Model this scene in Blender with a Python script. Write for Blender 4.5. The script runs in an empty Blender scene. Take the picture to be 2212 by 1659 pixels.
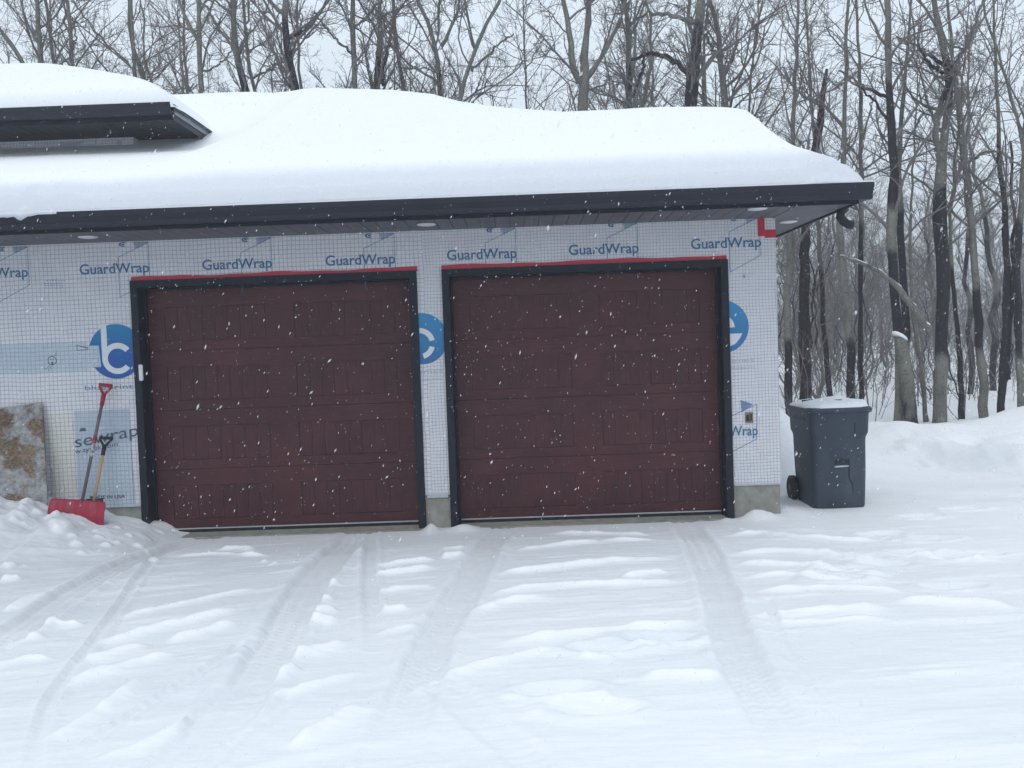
import bpy, math
import numpy as np
from mathutils import Vector, Matrix
R = math.radians
rng = np.random.default_rng(7)
scene = bpy.context.scene
COL = scene.collection

# ------------------------------------------------------------------ camera
YAW, PITCH, ROLL = R(-0.49646), R(-2.34026), R(-2.03923)
CX, CY, CZ, FPX = 4.0712, -10.205, 1.8625, 2089.7     # focal length in 2212-wide pixels
def cam_axes():
    cy, sy, cp, sp = math.cos(YAW), math.sin(YAW), math.cos(PITCH), math.sin(PITCH)
    f = np.array([sy*cp, cy*cp, sp]); r = np.array([cy, -sy, 0.0]); u = np.cross(r, f)
    c, s = math.cos(ROLL), math.sin(ROLL)
    return c*r + s*u, -s*r + c*u, f
AR, AU, AF = cam_axes()
cam_d = bpy.data.cameras.new('camera'); cam = bpy.data.objects.new('camera', cam_d); COL.objects.link(cam)
cam_d.sensor_width = 36.0; cam_d.lens = 36.0*FPX/2212.0; cam_d.clip_end = 3000; cam_d.clip_start = .05
m4 = Matrix.Identity(4)
for i in range(3):
    m4[i][0] = AR[i]; m4[i][1] = AU[i]; m4[i][2] = -AF[i]
m4[0][3], m4[1][3], m4[2][3] = CX, CY, CZ
cam.matrix_world = m4
scene.camera = cam
def ray(u, v):
    return AF + AR*((u-1106)/FPX) - AU*((v-829.5)/FPX)
def on_y(u, v, y):                    # measured photo position -> point on the vertical plane y
    d = ray(u, v); t = (y-CY)/d[1]; return np.array([CX+d[0]*t, y, CZ+d[2]*t])
def on_z(u, v, z=0.0):
    d = ray(u, v); t = (z-CZ)/d[2]; return np.array([CX+d[0]*t, CY+d[1]*t, z])

# ------------------------------------------------------------------ sky, light, exposure
SUN_EL, SUN_AZ = R(58), R(195)
world = bpy.data.worlds.new('World'); scene.world = world; world.use_nodes = True
nt = world.node_tree; nt.nodes.clear()
wo = nt.nodes.new('ShaderNodeOutputWorld'); bg = nt.nodes.new('ShaderNodeBackground')
sky = nt.nodes.new('ShaderNodeTexSky'); sky.sky_type = 'NISHITA'; sky.sun_disc = False
sky.sun_elevation = SUN_EL; sky.sun_rotation = SUN_AZ; sky.dust_density = 4
hs = nt.nodes.new('ShaderNodeHueSaturation'); hs.inputs['Saturation'].default_value = .35
mixn = nt.nodes.new('ShaderNodeMix'); mixn.data_type = 'RGBA'
mixn.inputs[0].default_value = .9
mixn.inputs[7].default_value = (7.25, 8.25, 9.25, 1)     # even overcast layer over the Nishita sky
nt.links.new(sky.outputs[0], hs.inputs['Color']); nt.links.new(hs.outputs[0], mixn.inputs[6])
nt.links.new(mixn.outputs[2], bg.inputs[0]); bg.inputs[1].default_value = .122
nt.links.new(bg.outputs[0], wo.inputs[0])
sl = bpy.data.lights.new('sun', 'SUN'); sl.energy = .65; sl.angle = R(25); sl.color = (1, .97, .93)
so = bpy.data.objects.new('sun', sl); COL.objects.link(so)
sdir = Vector((math.sin(SUN_AZ)*math.cos(SUN_EL), math.cos(SUN_AZ)*math.cos(SUN_EL), math.sin(SUN_EL)))
so.rotation_euler = (-sdir).to_track_quat('-Z', 'Y').to_euler()
scene.view_settings.view_transform = 'Standard'; scene.view_settings.look = 'None'
scene.view_settings.exposure = 0.04; scene.view_settings.gamma = 1

# ------------------------------------------------------------------ materials
def mat(name, col, rough=.7, spec=.3, metallic=0.0):
    m = bpy.data.materials.new(name); m.use_nodes = True
    b = m.node_tree.nodes['Principled BSDF']
    b.inputs['Base Color'].default_value = (*col, 1); b.inputs['Roughness'].default_value = rough
    b.inputs['Specular IOR Level'].default_value = spec; b.inputs['Metallic'].default_value = metallic
    return m
class NB:
    def __init__(s, m): s.t = m.node_tree; s.b = s.t.nodes['Principled BSDF']
    def n(s, ty, **kw):
        x = s.t.nodes.new(ty)
        for k, v in kw.items(): setattr(x, k, v)
        return x
    def l(s, a, b): s.t.links.new(a, b)
    def val(s, x, v):
        if isinstance(v, (int, float)): x.default_value = v
        else: s.l(v, x)
    def math(s, op, a, b=0.0, c=0.0, clamp=False):
        x = s.n('ShaderNodeMath', operation=op); x.use_clamp = clamp
        s.val(x.inputs[0], a); s.val(x.inputs[1], b); s.val(x.inputs[2], c); return x.outputs[0]
    def coord(s, scale=(1, 1, 1)):
        c = s.n('ShaderNodeTexCoord'); mp = s.n('ShaderNodeMapping'); mp.inputs['Scale'].default_value = scale
        s.l(c.outputs['Object'], mp.inputs[0]); return mp.outputs[0]
    def noise(s, scale, vec=None, detail=4, rough=.55):
        x = s.n('ShaderNodeTexNoise'); x.inputs['Scale'].default_value = scale
        x.inputs['Detail'].default_value = detail; x.inputs['Roughness'].default_value = rough
        s.l(vec if vec is not None else s.coord(), x.inputs['Vector']); return x.outputs['Fac']
    def ramp(s, fac, stops):
        x = s.n('ShaderNodeValToRGB'); s.l(fac, x.inputs[0]); e = x.color_ramp.elements
        while len(e) < len(stops): e.new(.5)
        for i, (p, c) in enumerate(stops):
            e[i].position = p; e[i].color = (*c, 1) if len(c) == 3 else c
        return x.outputs[0]
    def mix(s, fac, a, b):
        x = s.n('ShaderNodeMix', data_type='RGBA'); s.val(x.inputs[0], fac)
        for i, v in ((6, a), (7, b)):
            if isinstance(v, tuple): x.inputs[i].default_value = (*v, 1)
            else: s.l(v, x.inputs[i])
        return x.outputs[2]
    def bump(s, h, strength=.3, dist=.01):
        x = s.n('ShaderNodeBump'); x.inputs['Strength'].default_value = strength; x.inputs['Distance'].default_value = dist
        s.l(h, x.inputs['Height']); s.l(x.outputs[0], s.b.inputs['Normal'])
    def col(s, c): s.l(c, s.b.inputs['Base Color'])
    def attr(s, name):
        x = s.n('ShaderNodeAttribute'); x.attribute_name = name; return x.outputs['Fac']

def noisy(name, c1, c2, scale=8, rough=.7, spec=.3, bump=.2, dist=.004, stretch=(1, 1, 1), metallic=0.0):
    m = mat(name, c1, rough, spec, metallic); b = NB(m)
    f = b.noise(scale, b.coord(stretch), 6, .6); b.col(b.ramp(f, [(.3, c1), (.7, c2)]))
    if bump: b.bump(f, bump, dist)
    return m

M = {}
# snow: fresh white, wind-packed greyer, a little dirt where tyres scraped it
def snow_mat(name, ground):
    m = mat(name, (.86, .88, .9), .75, .15); b = NB(m)
    b.b.inputs['Subsurface Weight'].default_value = 0
    big = b.noise(1.1, None, 4, .6); fine = b.noise(55, None, 4, .7); mid = b.noise(7, None, 5, .62)
    if ground:
        pk = b.attr('packed'); dirt = b.attr('dirt')
        streak = b.noise(3.2, b.coord((1.0, 7.0, 1.0)), 6, .65)
        k = b.math('ADD', pk, b.math('MULTIPLY', b.math('SUBTRACT', streak, .5), .55), clamp=True)
        c = b.mix(k, (.91, .92, .94), (.66, .685, .725))
        dm = b.math('MULTIPLY', dirt, b.math('MULTIPLY_ADD', mid, 1.8, -.35, clamp=True), clamp=True)
        c = b.mix(dm, c, (.50, .47, .465))
        b.col(c)
        h = b.math('ADD', b.math('MULTIPLY', fine, .35), b.math('MULTIPLY', mid, .8))
        h = b.math('ADD', h, b.math('MULTIPLY', streak, .9))
        b.bump(h, .5, .012)
    else:
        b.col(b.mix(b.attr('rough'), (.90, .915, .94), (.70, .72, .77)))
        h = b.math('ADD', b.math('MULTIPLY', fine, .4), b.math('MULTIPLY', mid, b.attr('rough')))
        h = b.math('ADD', h, b.math('MULTIPLY', big, .5))
        b.bump(h, .45, .022)
    return m
M['snow_ground'] = snow_mat('snow_ground', True)
M['snow_roof'] = snow_mat('snow_roof', False)
M['snow_bit'] = noisy('snow_bit', (.88, .90, .92), (.82, .85, .88), 30, .8, .1, .4, .006)
M['flake'] = mat('flake', (.90, .92, .96), .9, .05); M['flake'].node_tree.nodes['Principled BSDF'].inputs['Alpha'].default_value = .36

def wrap_mat(name, base, grid, pitch, tint):
    m = mat(name, base, .55, .3); b = NB(m)
    c = b.n('ShaderNodeTexCoord'); sp = b.n('ShaderNodeSeparateXYZ')
    # wavy scrim grid: the film sags between the studs
    wv = b.noise(1.6, None, 3, .5); off = b.math('MULTIPLY', b.math('SUBTRACT', wv, .5), .05)
    b.l(c.outputs['Object'], sp.inputs[0])
    big_ = b.math('LESS_THAN', sp.outputs[0], -.3)
    pitch = b.math('MULTIPLY_ADD', big_, .010, pitch)
    gx = b.math('FRACT', b.math('DIVIDE', b.math('ADD', sp.outputs[0], off), pitch))
    gz = b.math('FRACT', b.math('DIVIDE', b.math('ADD', sp.outputs[2], off), pitch))
    lx = b.math('LESS_THAN', gx, .16); lz = b.math('LESS_THAN', gz, .16)
    g = b.math('MAXIMUM', lx, lz)
    br = b.noise(9, None, 3, .6)
    g = b.math('MULTIPLY', g, b.math('MULTIPLY_ADD', br, 1.1, .15, clamp=True))
    st = b.noise(1.3, None, 5, .6)
    basec = b.ramp(st, [(.35, base), (.65, tint)])
    b.col(b.mix(g, basec, grid))
    wr = b.noise(3.5, b.coord((1.6, 1, .45)), 5, .62)
    b.bump(b.math('ADD', b.math('MULTIPLY', wr, 1.0), b.math('MULTIPLY', g, -.10)), .9, .05)
    return m
M['wrap'] = wrap_mat('wrap', (.65, .65, .695), (.33, .355, .42), .0345, (.71, .70, .73))
M['wrap_cream'] = wrap_mat('wrap_cream', (.62, .62, .60), (.36, .37, .38), .0345, (.68, .67, .63))
M['wrap_blue'] = wrap_mat('wrap_blue', (.40, .46, .55), (.30, .35, .43), .0345, (.46, .52, .60))
M['wrap_teal'] = wrap_mat('wrap_teal', (.47, .55, .62), (.30, .35, .42), .0345, (.52, .58, .66))
M['print_blue'] = noisy('print_blue', (.04, .13, .27), (.07, .17, .31), 30, .6, .3, 0)
M['print_pale'] = noisy('print_pale', (.10, .20, .36), (.15, .26, .42), 30, .6, .3, 0)
M['print_grey'] = noisy('print_grey', (.38, .41, .47), (.46, .49, .54), 40, .6, .3, 0)
M['print_dark'] = noisy('print_dark', (.06, .08, .12), (.10, .12, .17), 40, .6, .3, 0)
def disc_mat(name, top, bot, z0, z1):
    m = mat(name, top, .6, .3); b = NB(m)
    c = b.n('ShaderNodeTexCoord'); sp = b.n('ShaderNodeSeparateXYZ'); b.l(c.outputs['Object'], sp.inputs[0])
    f = b.math('DIVIDE', b.math('SUBTRACT', sp.outputs[2], z0), z1-z0, clamp=True)
    f = b.math('ADD', f, b.math('MULTIPLY', b.math('SUBTRACT', b.noise(3), .5), .3), clamp=True)
    b.col(b.ramp(f, [(.2, bot), (.9, top)])); return m
M['disc_left'] = disc_mat('disc_left', (.02, .22, .40), (.025, .10, .34), 1.75, 2.3)
M['disc_right'] = disc_mat('disc_right', (.045, .25, .47), (.04, .16, .36), 1.6, 2.3)
M['white_print'] = noisy('white_print', (.62, .64, .68), (.68, .69, .73), 20, .6, .3, .2)
M['trim'] = noisy('trim', (.006, .009, .018), (.011, .014, .026), 12, .5, .25, .1)
M['gutter'] = noisy('gutter', (.008, .010, .020), (.013, .016, .030), 3, .45, .35, .05)
M['soffit'] = noisy('soffit', (.095, .093, .108), (.135, .13, .15), 5, .6, .3, .1)
M['soffit_dark'] = mat('soffit_dark', (.03, .03, .035), .8)
M['upper_soffit'] = noisy('upper_soffit', (.035, .037, .050), (.05, .052, .066), 5, .6, .3, .1)
M['concrete'] = noisy('concrete', (.22, .21, .19), (.34, .33, .30), 9, .9, .2, .5, .006)
M['red_tape'] = noisy('red_tape', (.52, .015, .05), (.40, .012, .04), 14, .4, .5, .4, .004)
M['silver'] = mat('silver', (.55, .57, .6), .4, .5, .6)
M['outlet'] = noisy('outlet', (.20, .15, .11), (.28, .22, .17), 40, .8)
M['rubber'] = noisy('rubber', (.012, .013, .016), (.02, .02, .025), 30, .7)
M['light_trim'] = mat('light_trim', (.62, .64, .67), .5, .3)
M['shingle'] = noisy('shingle', (.03, .03, .035), (.05, .05, .055), 20, .9)
m = mat('door_wood', (.05, .02, .018), .5, .35); b = NB(m)
gr = b.noise(5, b.coord((1.2, 1, 14)), 7, .65); gr2 = b.noise(1.5, None, 4, .6)
f = b.math('ADD', b.math('MULTIPLY', gr, .7), b.math('MULTIPLY', gr2, .4))
b.col(b.ramp(f, [(.36, (.034, .0095, .014)), (.52, (.056, .0145, .0195)), (.70, (.088, .023, .026))])); b.bump(gr, .15, .003)
M['door_rail'] = m
m = mat('door_wood_upright', (.05, .02, .018), .5, .35); b = NB(m)
gr = b.noise(5, b.coord((14, 1, 1.0)), 7, .65); gr2 = b.noise(2.5, None, 4, .6)
f = b.math('ADD', b.math('MULTIPLY', gr, .7), b.math('MULTIPLY', gr2, .4))
b.col(b.ramp(f, [(.36, (.032, .009, .0135)), (.52, (.053, .0138, .0188)), (.70, (.084, .022, .025))])); b.bump(gr, .15, .003)
M['door_panel'] = m
m = mat('osb', (.3, .2, .1), .85, .2); b = NB(m)
vo = b.n('ShaderNodeTexVoronoi'); vo.inputs['Scale'].default_value = 34; b.l(b.coord((1, 1, 2.2)), vo.inputs['Vector'])
chip = b.ramp(vo.outputs['Color'], [(.1, (.12, .09, .068)), (.5, (.20, .15, .11)), (.9, (.28, .215, .16))])
n1 = b.noise(1.7, None, 9, .66)
msk = b.ramp(n1, [(.50, (0, 0, 0)), (.56, (1, 1, 1))])
wh = b.ramp(b.noise(18, None, 6, .7), [(.3, (.17, .165, .17)), (.65, (.40, .41, .42))])
st = b.ramp(b.noise(2.0, b.coord((1, 1, 1.3)), 4, .6), [(.4, (.55, .5, .45)), (.6, (1, 1, 1))])
mul = b.n('ShaderNodeMix', data_type='RGBA', blend_type='MULTIPLY'); mul.inputs[0].default_value = .8
b.l(chip, mul.inputs[6]); b.l(st, mul.inputs[7])
b.col(b.mix(b.math('MULTIPLY', msk, 1.0), mul.outputs[2], wh)); b.bump(b.math('ADD', vo.outputs['Distance'], n1), .5, .004)
M['osb'] = m
M['red_plastic'] = noisy('red_plastic', (.33, .012, .045), (.26, .010, .035), 10, .45, .4, .1)
M['handle_brown'] = noisy('handle_brown', (.10, .08, .085), (.15, .12, .12), 20, .5, .4, .1)
M['handle_wood'] = noisy('handle_wood', (.42, .27, .14), (.52, .35, .19), 20, .6, .3, .1, .002, (6, 6, 1))
M['black_plastic'] = noisy('black_plastic', (.010, .012, .022), (.02, .022, .032), 20, .5, .4, .1)
m = mat('bin_plastic', (.03, .045, .07), .5, .4); b = NB(m)
f = b.noise(1.8, b.coord((1, 1, .5)), 6, .7); g = b.noise(60, None, 3, .6)
b.col(b.ramp(b.math('ADD', b.math('MULTIPLY', f, .8), b.math('MULTIPLY', g, .2)), [(.33, (.022, .033, .054)), (.55, (.040, .054, .076)), (.72, (.075, .092, .115))])); b.bump(g, .2, .002)
M['bin'] = m
# bark: greenish grey with scars, dark furrowed bark where the attribute asks for it
m = mat('bark', (.15, .15, .12), .9, .15); b = NB(m)
n1 = b.noise(3, b.coord((1, 1, .6)), 6, .7); n2 = b.noise(22, b.coord((1, 1, 2.5)), 4, .6)
lightc = b.ramp(n1, [(.3, (.12, .115, .105)), (.55, (.20, .195, .172)), (.8, (.27, .27, .235))])
sc = b.ramp(n2, [(.36, (.02, .02, .02)), (.44, (1, 1, 1))])
mm = b.n('ShaderNodeMix', data_type='RGBA', blend_type='MULTIPLY'); mm.inputs[0].default_value = .75
b.l(lightc, mm.inputs[6]); b.l(sc, mm.inputs[7])
dk = b.math('ADD', b.attr('dark'), b.math('MULTIPLY', b.math('SUBTRACT', n1, .5), 1.6))
dk = b.math('MULTIPLY_ADD', dk, 3.5, -1.25, clamp=True)
b.col(b.mix(dk, mm.outputs[2], (.026, .022, .028))); b.bump(b.math('ADD', n1, n2), .6, .02)
M['bark'] = m
M['twig'] = noisy('twig', (.15, .133, .138), (.215, .195, .19), 3, .9, .1, 0)

# ------------------------------------------------------------------ mesh building
def tag(o, label=None, cat=None, group=None, kind=None):
    if label: o['label'] = label
    if cat: o['category'] = cat
    if group: o['group'] = group
    if kind: o['kind'] = kind
    return o
def empty(name, loc=(0, 0, 0)):
    o = bpy.data.objects.new(name, None); COL.objects.link(o); o.location = loc; o.empty_display_size = .1; return o
def wloc(o):
    v = Vector((0, 0, 0))
    while o is not None: v += o.location; o = o.parent
    return v
def link_mesh(name, me, material, parent=None, loc=None):
    if material is not None: me.materials.append(material)
    o = bpy.data.objects.new(name, me); COL.objects.link(o)
    if parent is not None: o.parent = parent
    return o
class MB:
    def __init__(s): s.v = []; s.f = []; s.sm = []
    def add(s, vs, fs, smooth=False):
        n = len(s.v); s.v += [tuple(map(float, p)) for p in vs]; s.f += [tuple(i+n for i in q) for q in fs]; s.sm += [smooth]*len(fs); return s
    def box(s, a, b, bev=0.0):
        (x0, y0, z0), (x1, y1, z1) = a, b
        if x0 > x1: x0, x1 = x1, x0
        if y0 > y1: y0, y1 = y1, y0
        if z0 > z1: z0, z1 = z1, z0
        if bev <= 0:
            vs = [(x, y, z) for z in (z0, z1) for y in (y0, y1) for x in (x0, x1)]
            return s.add(vs, [(0, 2, 3, 1), (4, 5, 7, 6), (0, 1, 5, 4), (2, 6, 7, 3), (0, 4, 6, 2), (1, 3, 7, 5)])
        import bmesh
        bm = bmesh.new(); bmesh.ops.create_cube(bm, size=1)
        for v in bm.verts:
            v.co = Vector(((x0+x1)/2+v.co.x*(x1-x0), (y0+y1)/2+v.co.y*(y1-y0), (z0+z1)/2+v.co.z*(z1-z0)))
        bmesh.ops.bevel(bm, geom=bm.edges[:], offset=bev, segments=2, affect='EDGES')
        bm.verts.index_update(); s.add([v.co for v in bm.verts], [[v.index for v in f.verts] for f in bm.faces]); bm.free(); return s
    def tube(s, pts, r, n=10, caps=True, flat=1.0):
        pts = np.array(pts, float); k = len(pts); rr = np.broadcast_to(np.array(r, float), (k,))
        vs = []
        d0 = None
        for i in range(k):
            t = pts[min(i+1, k-1)]-pts[max(i-1, 0)]; t /= np.linalg.norm(t)
            if d0 is None:
                a = np.array([0, 0, 1.0]) if abs(t[2]) < .9 else np.array([0, 1.0, 0]); d0 = np.cross(a, t)
            d0 = d0-t*(d0@t); d0 /= np.linalg.norm(d0); e = np.cross(t, d0)
            for j in range(n):
                a = 2*math.pi*j/n; vs.append(pts[i]+rr[i]*(math.cos(a)*d0+flat*math.sin(a)*e))
        fs = [(i*n+j, i*n+(j+1) % n, (i+1)*n+(j+1) % n, (i+1)*n+j) for i in range(k-1) for j in range(n)]
        s.add(vs, fs, True)
        if caps: s.f += [tuple(len(s.v)-k*n+j for j in range(n))[::-1], tuple(len(s.v)-n+j for j in range(n))]; s.sm += [False]*2
        return s
    def loft(s, rings, smooth=True, caps=True):
        n = len(rings[0]); vs = [p for r_ in rings for p in r_]
        fs = [(i*n+j, i*n+(j+1) % n, (i+1)*n+(j+1) % n, (i+1)*n+j) for i in range(len(rings)-1) for j in range(n)]
        base = len(s.v); s.add(vs, fs, smooth)
        if caps: s.f += [tuple(base+j for j in range(n))[::-1], tuple(base+(len(rings)-1)*n+j for j in range(n))]; s.sm += [False]*2
        return s
    def extrude_x(s, prof, x0, x1):       # prof: list of (y,z)
        n = len(prof); vs = [(x0, y, z) for y, z in prof]+[(x1, y, z) for y, z in prof]
        fs = [(j, (j+1) % n, n+(j+1) % n, n+j) for j in range(n)]+[tuple(range(n))[::-1], tuple(range(n, 2*n))]
        return s.add(vs, fs)
    def extrude_y(s, prof, y0, y1):       # prof: list of (x,z)
        n = len(prof); vs = [(x, y0, z) for x, z in prof]+[(x, y1, z) for x, z in prof]
        fs = [(j, (j+1) % n, n+(j+1) % n, n+j) for j in range(n)]+[tuple(range(n))[::-1], tuple(range(n, 2*n))]
        return s.add(vs, fs)
    def build(s, name, material, parent=None):
        off = wloc(parent) if parent is not None else Vector((0, 0, 0))
        me = bpy.data.meshes.new(name)
        me.from_pydata([(x-off.x, y-off.y, z-off.z) for x, y, z in s.v], [], s.f)
        me.polygons.foreach_set('use_smooth', s.sm); me.update()
        import bmesh
        bm = bmesh.new(); bm.from_mesh(me); bmesh.ops.recalc_face_normals(bm, faces=bm.faces); bm.to_mesh(me); bm.free()
        return link_mesh(name, me, material, parent)

def vnoise(x, y, seed=0, octaves=4, lac=2.0, gain=.5):
    out = np.zeros(np.broadcast(x, y).shape); amp = 1; tot = 0
    for o in range(octaves):
        tab = np.random.default_rng(seed*31+o).random((256, 256))
        xi = np.floor(x).astype(int); yi = np.floor(y).astype(int); fx = x-xi; fy = y-yi
        fx = fx*fx*(3-2*fx); fy = fy*fy*(3-2*fy)
        a = tab[xi & 255, yi & 255]; b_ = tab[(xi+1) & 255, yi & 255]; c = tab[xi & 255, (yi+1) & 255]; d = tab[(xi+1) & 255, (yi+1) & 255]
        out += amp*((a*(1-fx)+b_*fx)*(1-fy)+(c*(1-fx)+d*fx)*fy); tot += amp; amp *= gain; x = x*lac+17.3; y = y*lac+5.1
    return out/tot-.5
def sstep(a, b, x):
    t = np.clip((x-a)/(b-a), 0, 1); return t*t*(3-2*t)
def grid_mesh(name, X, Y, Z, attrs, material, parent=None, close=None):
    ny, nx = X.shape; co = np.stack([X, Y, Z], -1).reshape(-1, 3)
    i = np.arange(ny*nx).reshape(ny, nx)
    q = np.stack([i[:-1, :-1], i[:-1, 1:], i[1:, 1:], i[1:, :-1]], -1).reshape(-1, 4)
    return quad_mesh(name, co, q, attrs, material, parent)
def quad_mesh(name, co, q, attrs, material, parent=None, smooth=True):
    me = bpy.data.meshes.new(name)
    me.vertices.add(len(co)); me.vertices.foreach_set('co', np.ascontiguousarray(co, np.float32).ravel())
    k = q.shape[1]
    me.loops.add(q.size); me.loops.foreach_set('vertex_index', q.astype(np.int32).ravel())
    me.polygons.add(len(q)); me.polygons.foreach_set('loop_start', np.arange(0, q.size, k, dtype=np.int32))
    try: me.polygons.foreach_set('loop_total', np.full(len(q), k, np.int32))
    except Exception: pass
    me.polygons.foreach_set('use_smooth', np.full(len(q), smooth))
    for an, av in attrs.items():
        a = me.attributes.new(an, 'FLOAT', 'POINT'); a.data.foreach_set('value', np.asarray(av, np.float32).ravel())
    me.update(calc_edges=True); me.validate()
    return link_mesh(name, me, material, parent)

# ------------------------------------------------------------------ ground: snow-covered drive, drifts, banks
def rg(lst, ox): return [(ox+.429*a, 1050+.429*b_) for a, b_ in lst]
TRACKS = [  # (photo polyline, half width m, depth m, dirt)
    ([(386, 1174), (300, 1208), (193, 1256), (86, 1330), (0, 1390), (-120, 1470)], .14, .030, .55),
    ([(760, 1155), (725, 1200), (686, 1243), (643, 1307), (579, 1436), (493, 1540), (386, 1680)], .15, .028, .45),
    ([(802, 1160), (798, 1243), (806, 1329), (812, 1400)], .06, .02, .15),
    ([(1085, 1128), (1052, 1179), (1022, 1243), (983, 1307), (945, 1372), (890, 1500), (830, 1680)], .13, .022, .38),
    ([(1478, 1115), (1511, 1179), (1541, 1243), (1567, 1329), (1601, 1436), (1657, 1522), (1721, 1608), (1760, 1680)], .13, .020, .34),
    ([(330, 1215), (300, 1247), (249, 1329), (172, 1423), (107, 1510), (80, 1608), (70, 1680)], .04, .018, .0),
    ([(520, 1395), (493, 1419), (400, 1478), (300, 1535), (129, 1650)], .035, .014, .0),
    ([(1660, 1290), (1690, 1400), (1760, 1500), (1830, 1570), (1900, 1660)], .03, .006, .0),
]
TRACKS += [(rg([(30, 1010), (200, 1180), (480, 1400), (600, 1500)], 949), .10, .006, .0), (rg([(1040, 1440), (1180, 1300), (1400, 1150), (1480, 1040)], 0), .04, .007, .0),
    (rg([(700, 1500), (1000, 1230), (1060, 1020), (1180, 890)], 0), .05, .007, .0)]
RIDGES = [rg(l, 0) for l in [
    [(520, 690), (700, 640), (900, 600), (1150, 545), (1270, 520), (1350, 520)], [(400, 815), (600, 765), (850, 700), (1060, 655), (1270, 600)],
    [(400, 880), (560, 835), (760, 790)], [(290, 1020), (450, 950), (700, 880), (930, 835)], [(180, 720), (280, 690), (440, 700)],
    [(0, 800), (100, 765), (260, 760)], [(-60, 910), (150, 860), (290, 860)], [(820, 780), (1000, 740), (1200, 680)],
    [(1540, 590), (1690, 575)], [(1530, 660), (1700, 620)], [(1600, 520), (1700, 490)], [(1500, 690), (1720, 680)],
    [(1860, 420), (2000, 390), (2212, 365)], [(1860, 460), (2050, 430), (2212, 405)], [(1870, 550), (2000, 520), (2212, 500)],
    [(1880, 640), (2070, 615)], [(1880, 750), (2100, 700)], [(1400, 890), (1600, 830), (1760, 785)],
    [(1340, 1090), (1500, 1030), (1700, 970), (1830, 930)], [(1360, 990), (1490, 925)], [(2050, 1040), (2212, 970)],
    [(220, 1290), (500, 1130), (760, 950)], [(400, 1400), (700, 1320), (930, 1210), (1060, 1020)], [(1430, 1340), (1700, 1180), (1820, 1080)],
    [(840, 350), (1100, 330), (1400, 350)], [(1100, 300), (1300, 300)], [(0, 640), (150, 560), (300, 540)], [(0, 480), (120, 470)]]] + \
    [rg(l, 949) for l in [
    [(0, 310), (140, 300)], [(0, 360), (130, 345)], [(340, 325), (500, 300), (700, 275), (900, 260), (1170, 258)],
    [(270, 460), (330, 430), (430, 425), (600, 405), (850, 375), (1230, 355)], [(200, 560), (400, 515), (600, 495), (900, 485), (1280, 470)],
    [(900, 450), (1160, 420)], [(130, 650), (300, 585), (600, 540)], [(220, 800), (500, 760), (800, 725), (1100, 705), (1360, 660)],
    [(0, 980), (200, 900), (400, 850), (620, 805)], [(1380, 245), (1620, 215), (1800, 240), (2100, 240), (2300, 235)],
    [(1420, 345), (1700, 320), (1900, 320), (2300, 350)], [(1450, 380), (1800, 390), (2300, 420)], [(1460, 460), (1700, 435), (2300, 455)],
    [(1540, 650), (1800, 630), (2300, 600)], [(1600, 680), (2300, 665)], [(1000, 950), (1440, 955)], [(530, 210), (900, 215), (1100, 225)],
    [(1550, 520), (2000, 500), (2400, 510)], [(2200, 300), (2600, 330), (2900, 350)], [(2250, 560), (2700, 560), (2950, 600)], [(700, 850), (900, 865)]]]

def seg_dist(X, Y, pts, pad):
    """signed distance to polyline and position 0..1 along it, inf far away"""
    D = np.full(X.shape, 1e3); T = np.zeros(X.shape); S = np.zeros(X.shape)
    L = [0.0]
    for a, b_ in zip(pts[:-1], pts[1:]): L.append(L[-1]+math.hypot(b_[0]-a[0], b_[1]-a[1]))
    for i, (a, b_) in enumerate(zip(pts[:-1], pts[1:])):
        x0, x1 = min(a[0], b_[0])-pad, max(a[0], b_[0])+pad; y0, y1 = min(a[1], b_[1])-pad, max(a[1], b_[1])+pad
        m_ = (X > x0) & (X < x1) & (Y > y0) & (Y < y1)
        if not m_.any(): continue
        x, y = X[m_], Y[m_]; dx, dy = b_[0]-a[0], b_[1]-a[1]; ln = math.hypot(dx, dy)
        t = np.clip(((x-a[0])*dx+(y-a[1])*dy)/ln**2, 0, 1)
        d = np.hypot(x-a[0]-t*dx, y-a[1]-t*dy); sgn = np.sign(dx*(y-a[1])-dy*(x-a[0]))
        cur = D[m_]; better = d < cur
        Dm, Tm, Sm = D[m_], T[m_], S[m_]
        Dm[better] = d[better]; Tm[better] = (L[i]+t[better]*ln)/L[-1]; Sm[better] = sgn[better]
        D[m_], T[m_], S[m_] = Dm, Tm, Sm
    return D, T, S, L[-1]
MX = [-6, -2.0, -1.2, -.95, -.75, -.66, -.60, -.39, -.25, -.13, .0, .14, .24, .33]
MH = [.62, .55, .44, .41, .30, .28, .32, .25, .19, .175, .125, .09, .045, 0]
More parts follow.
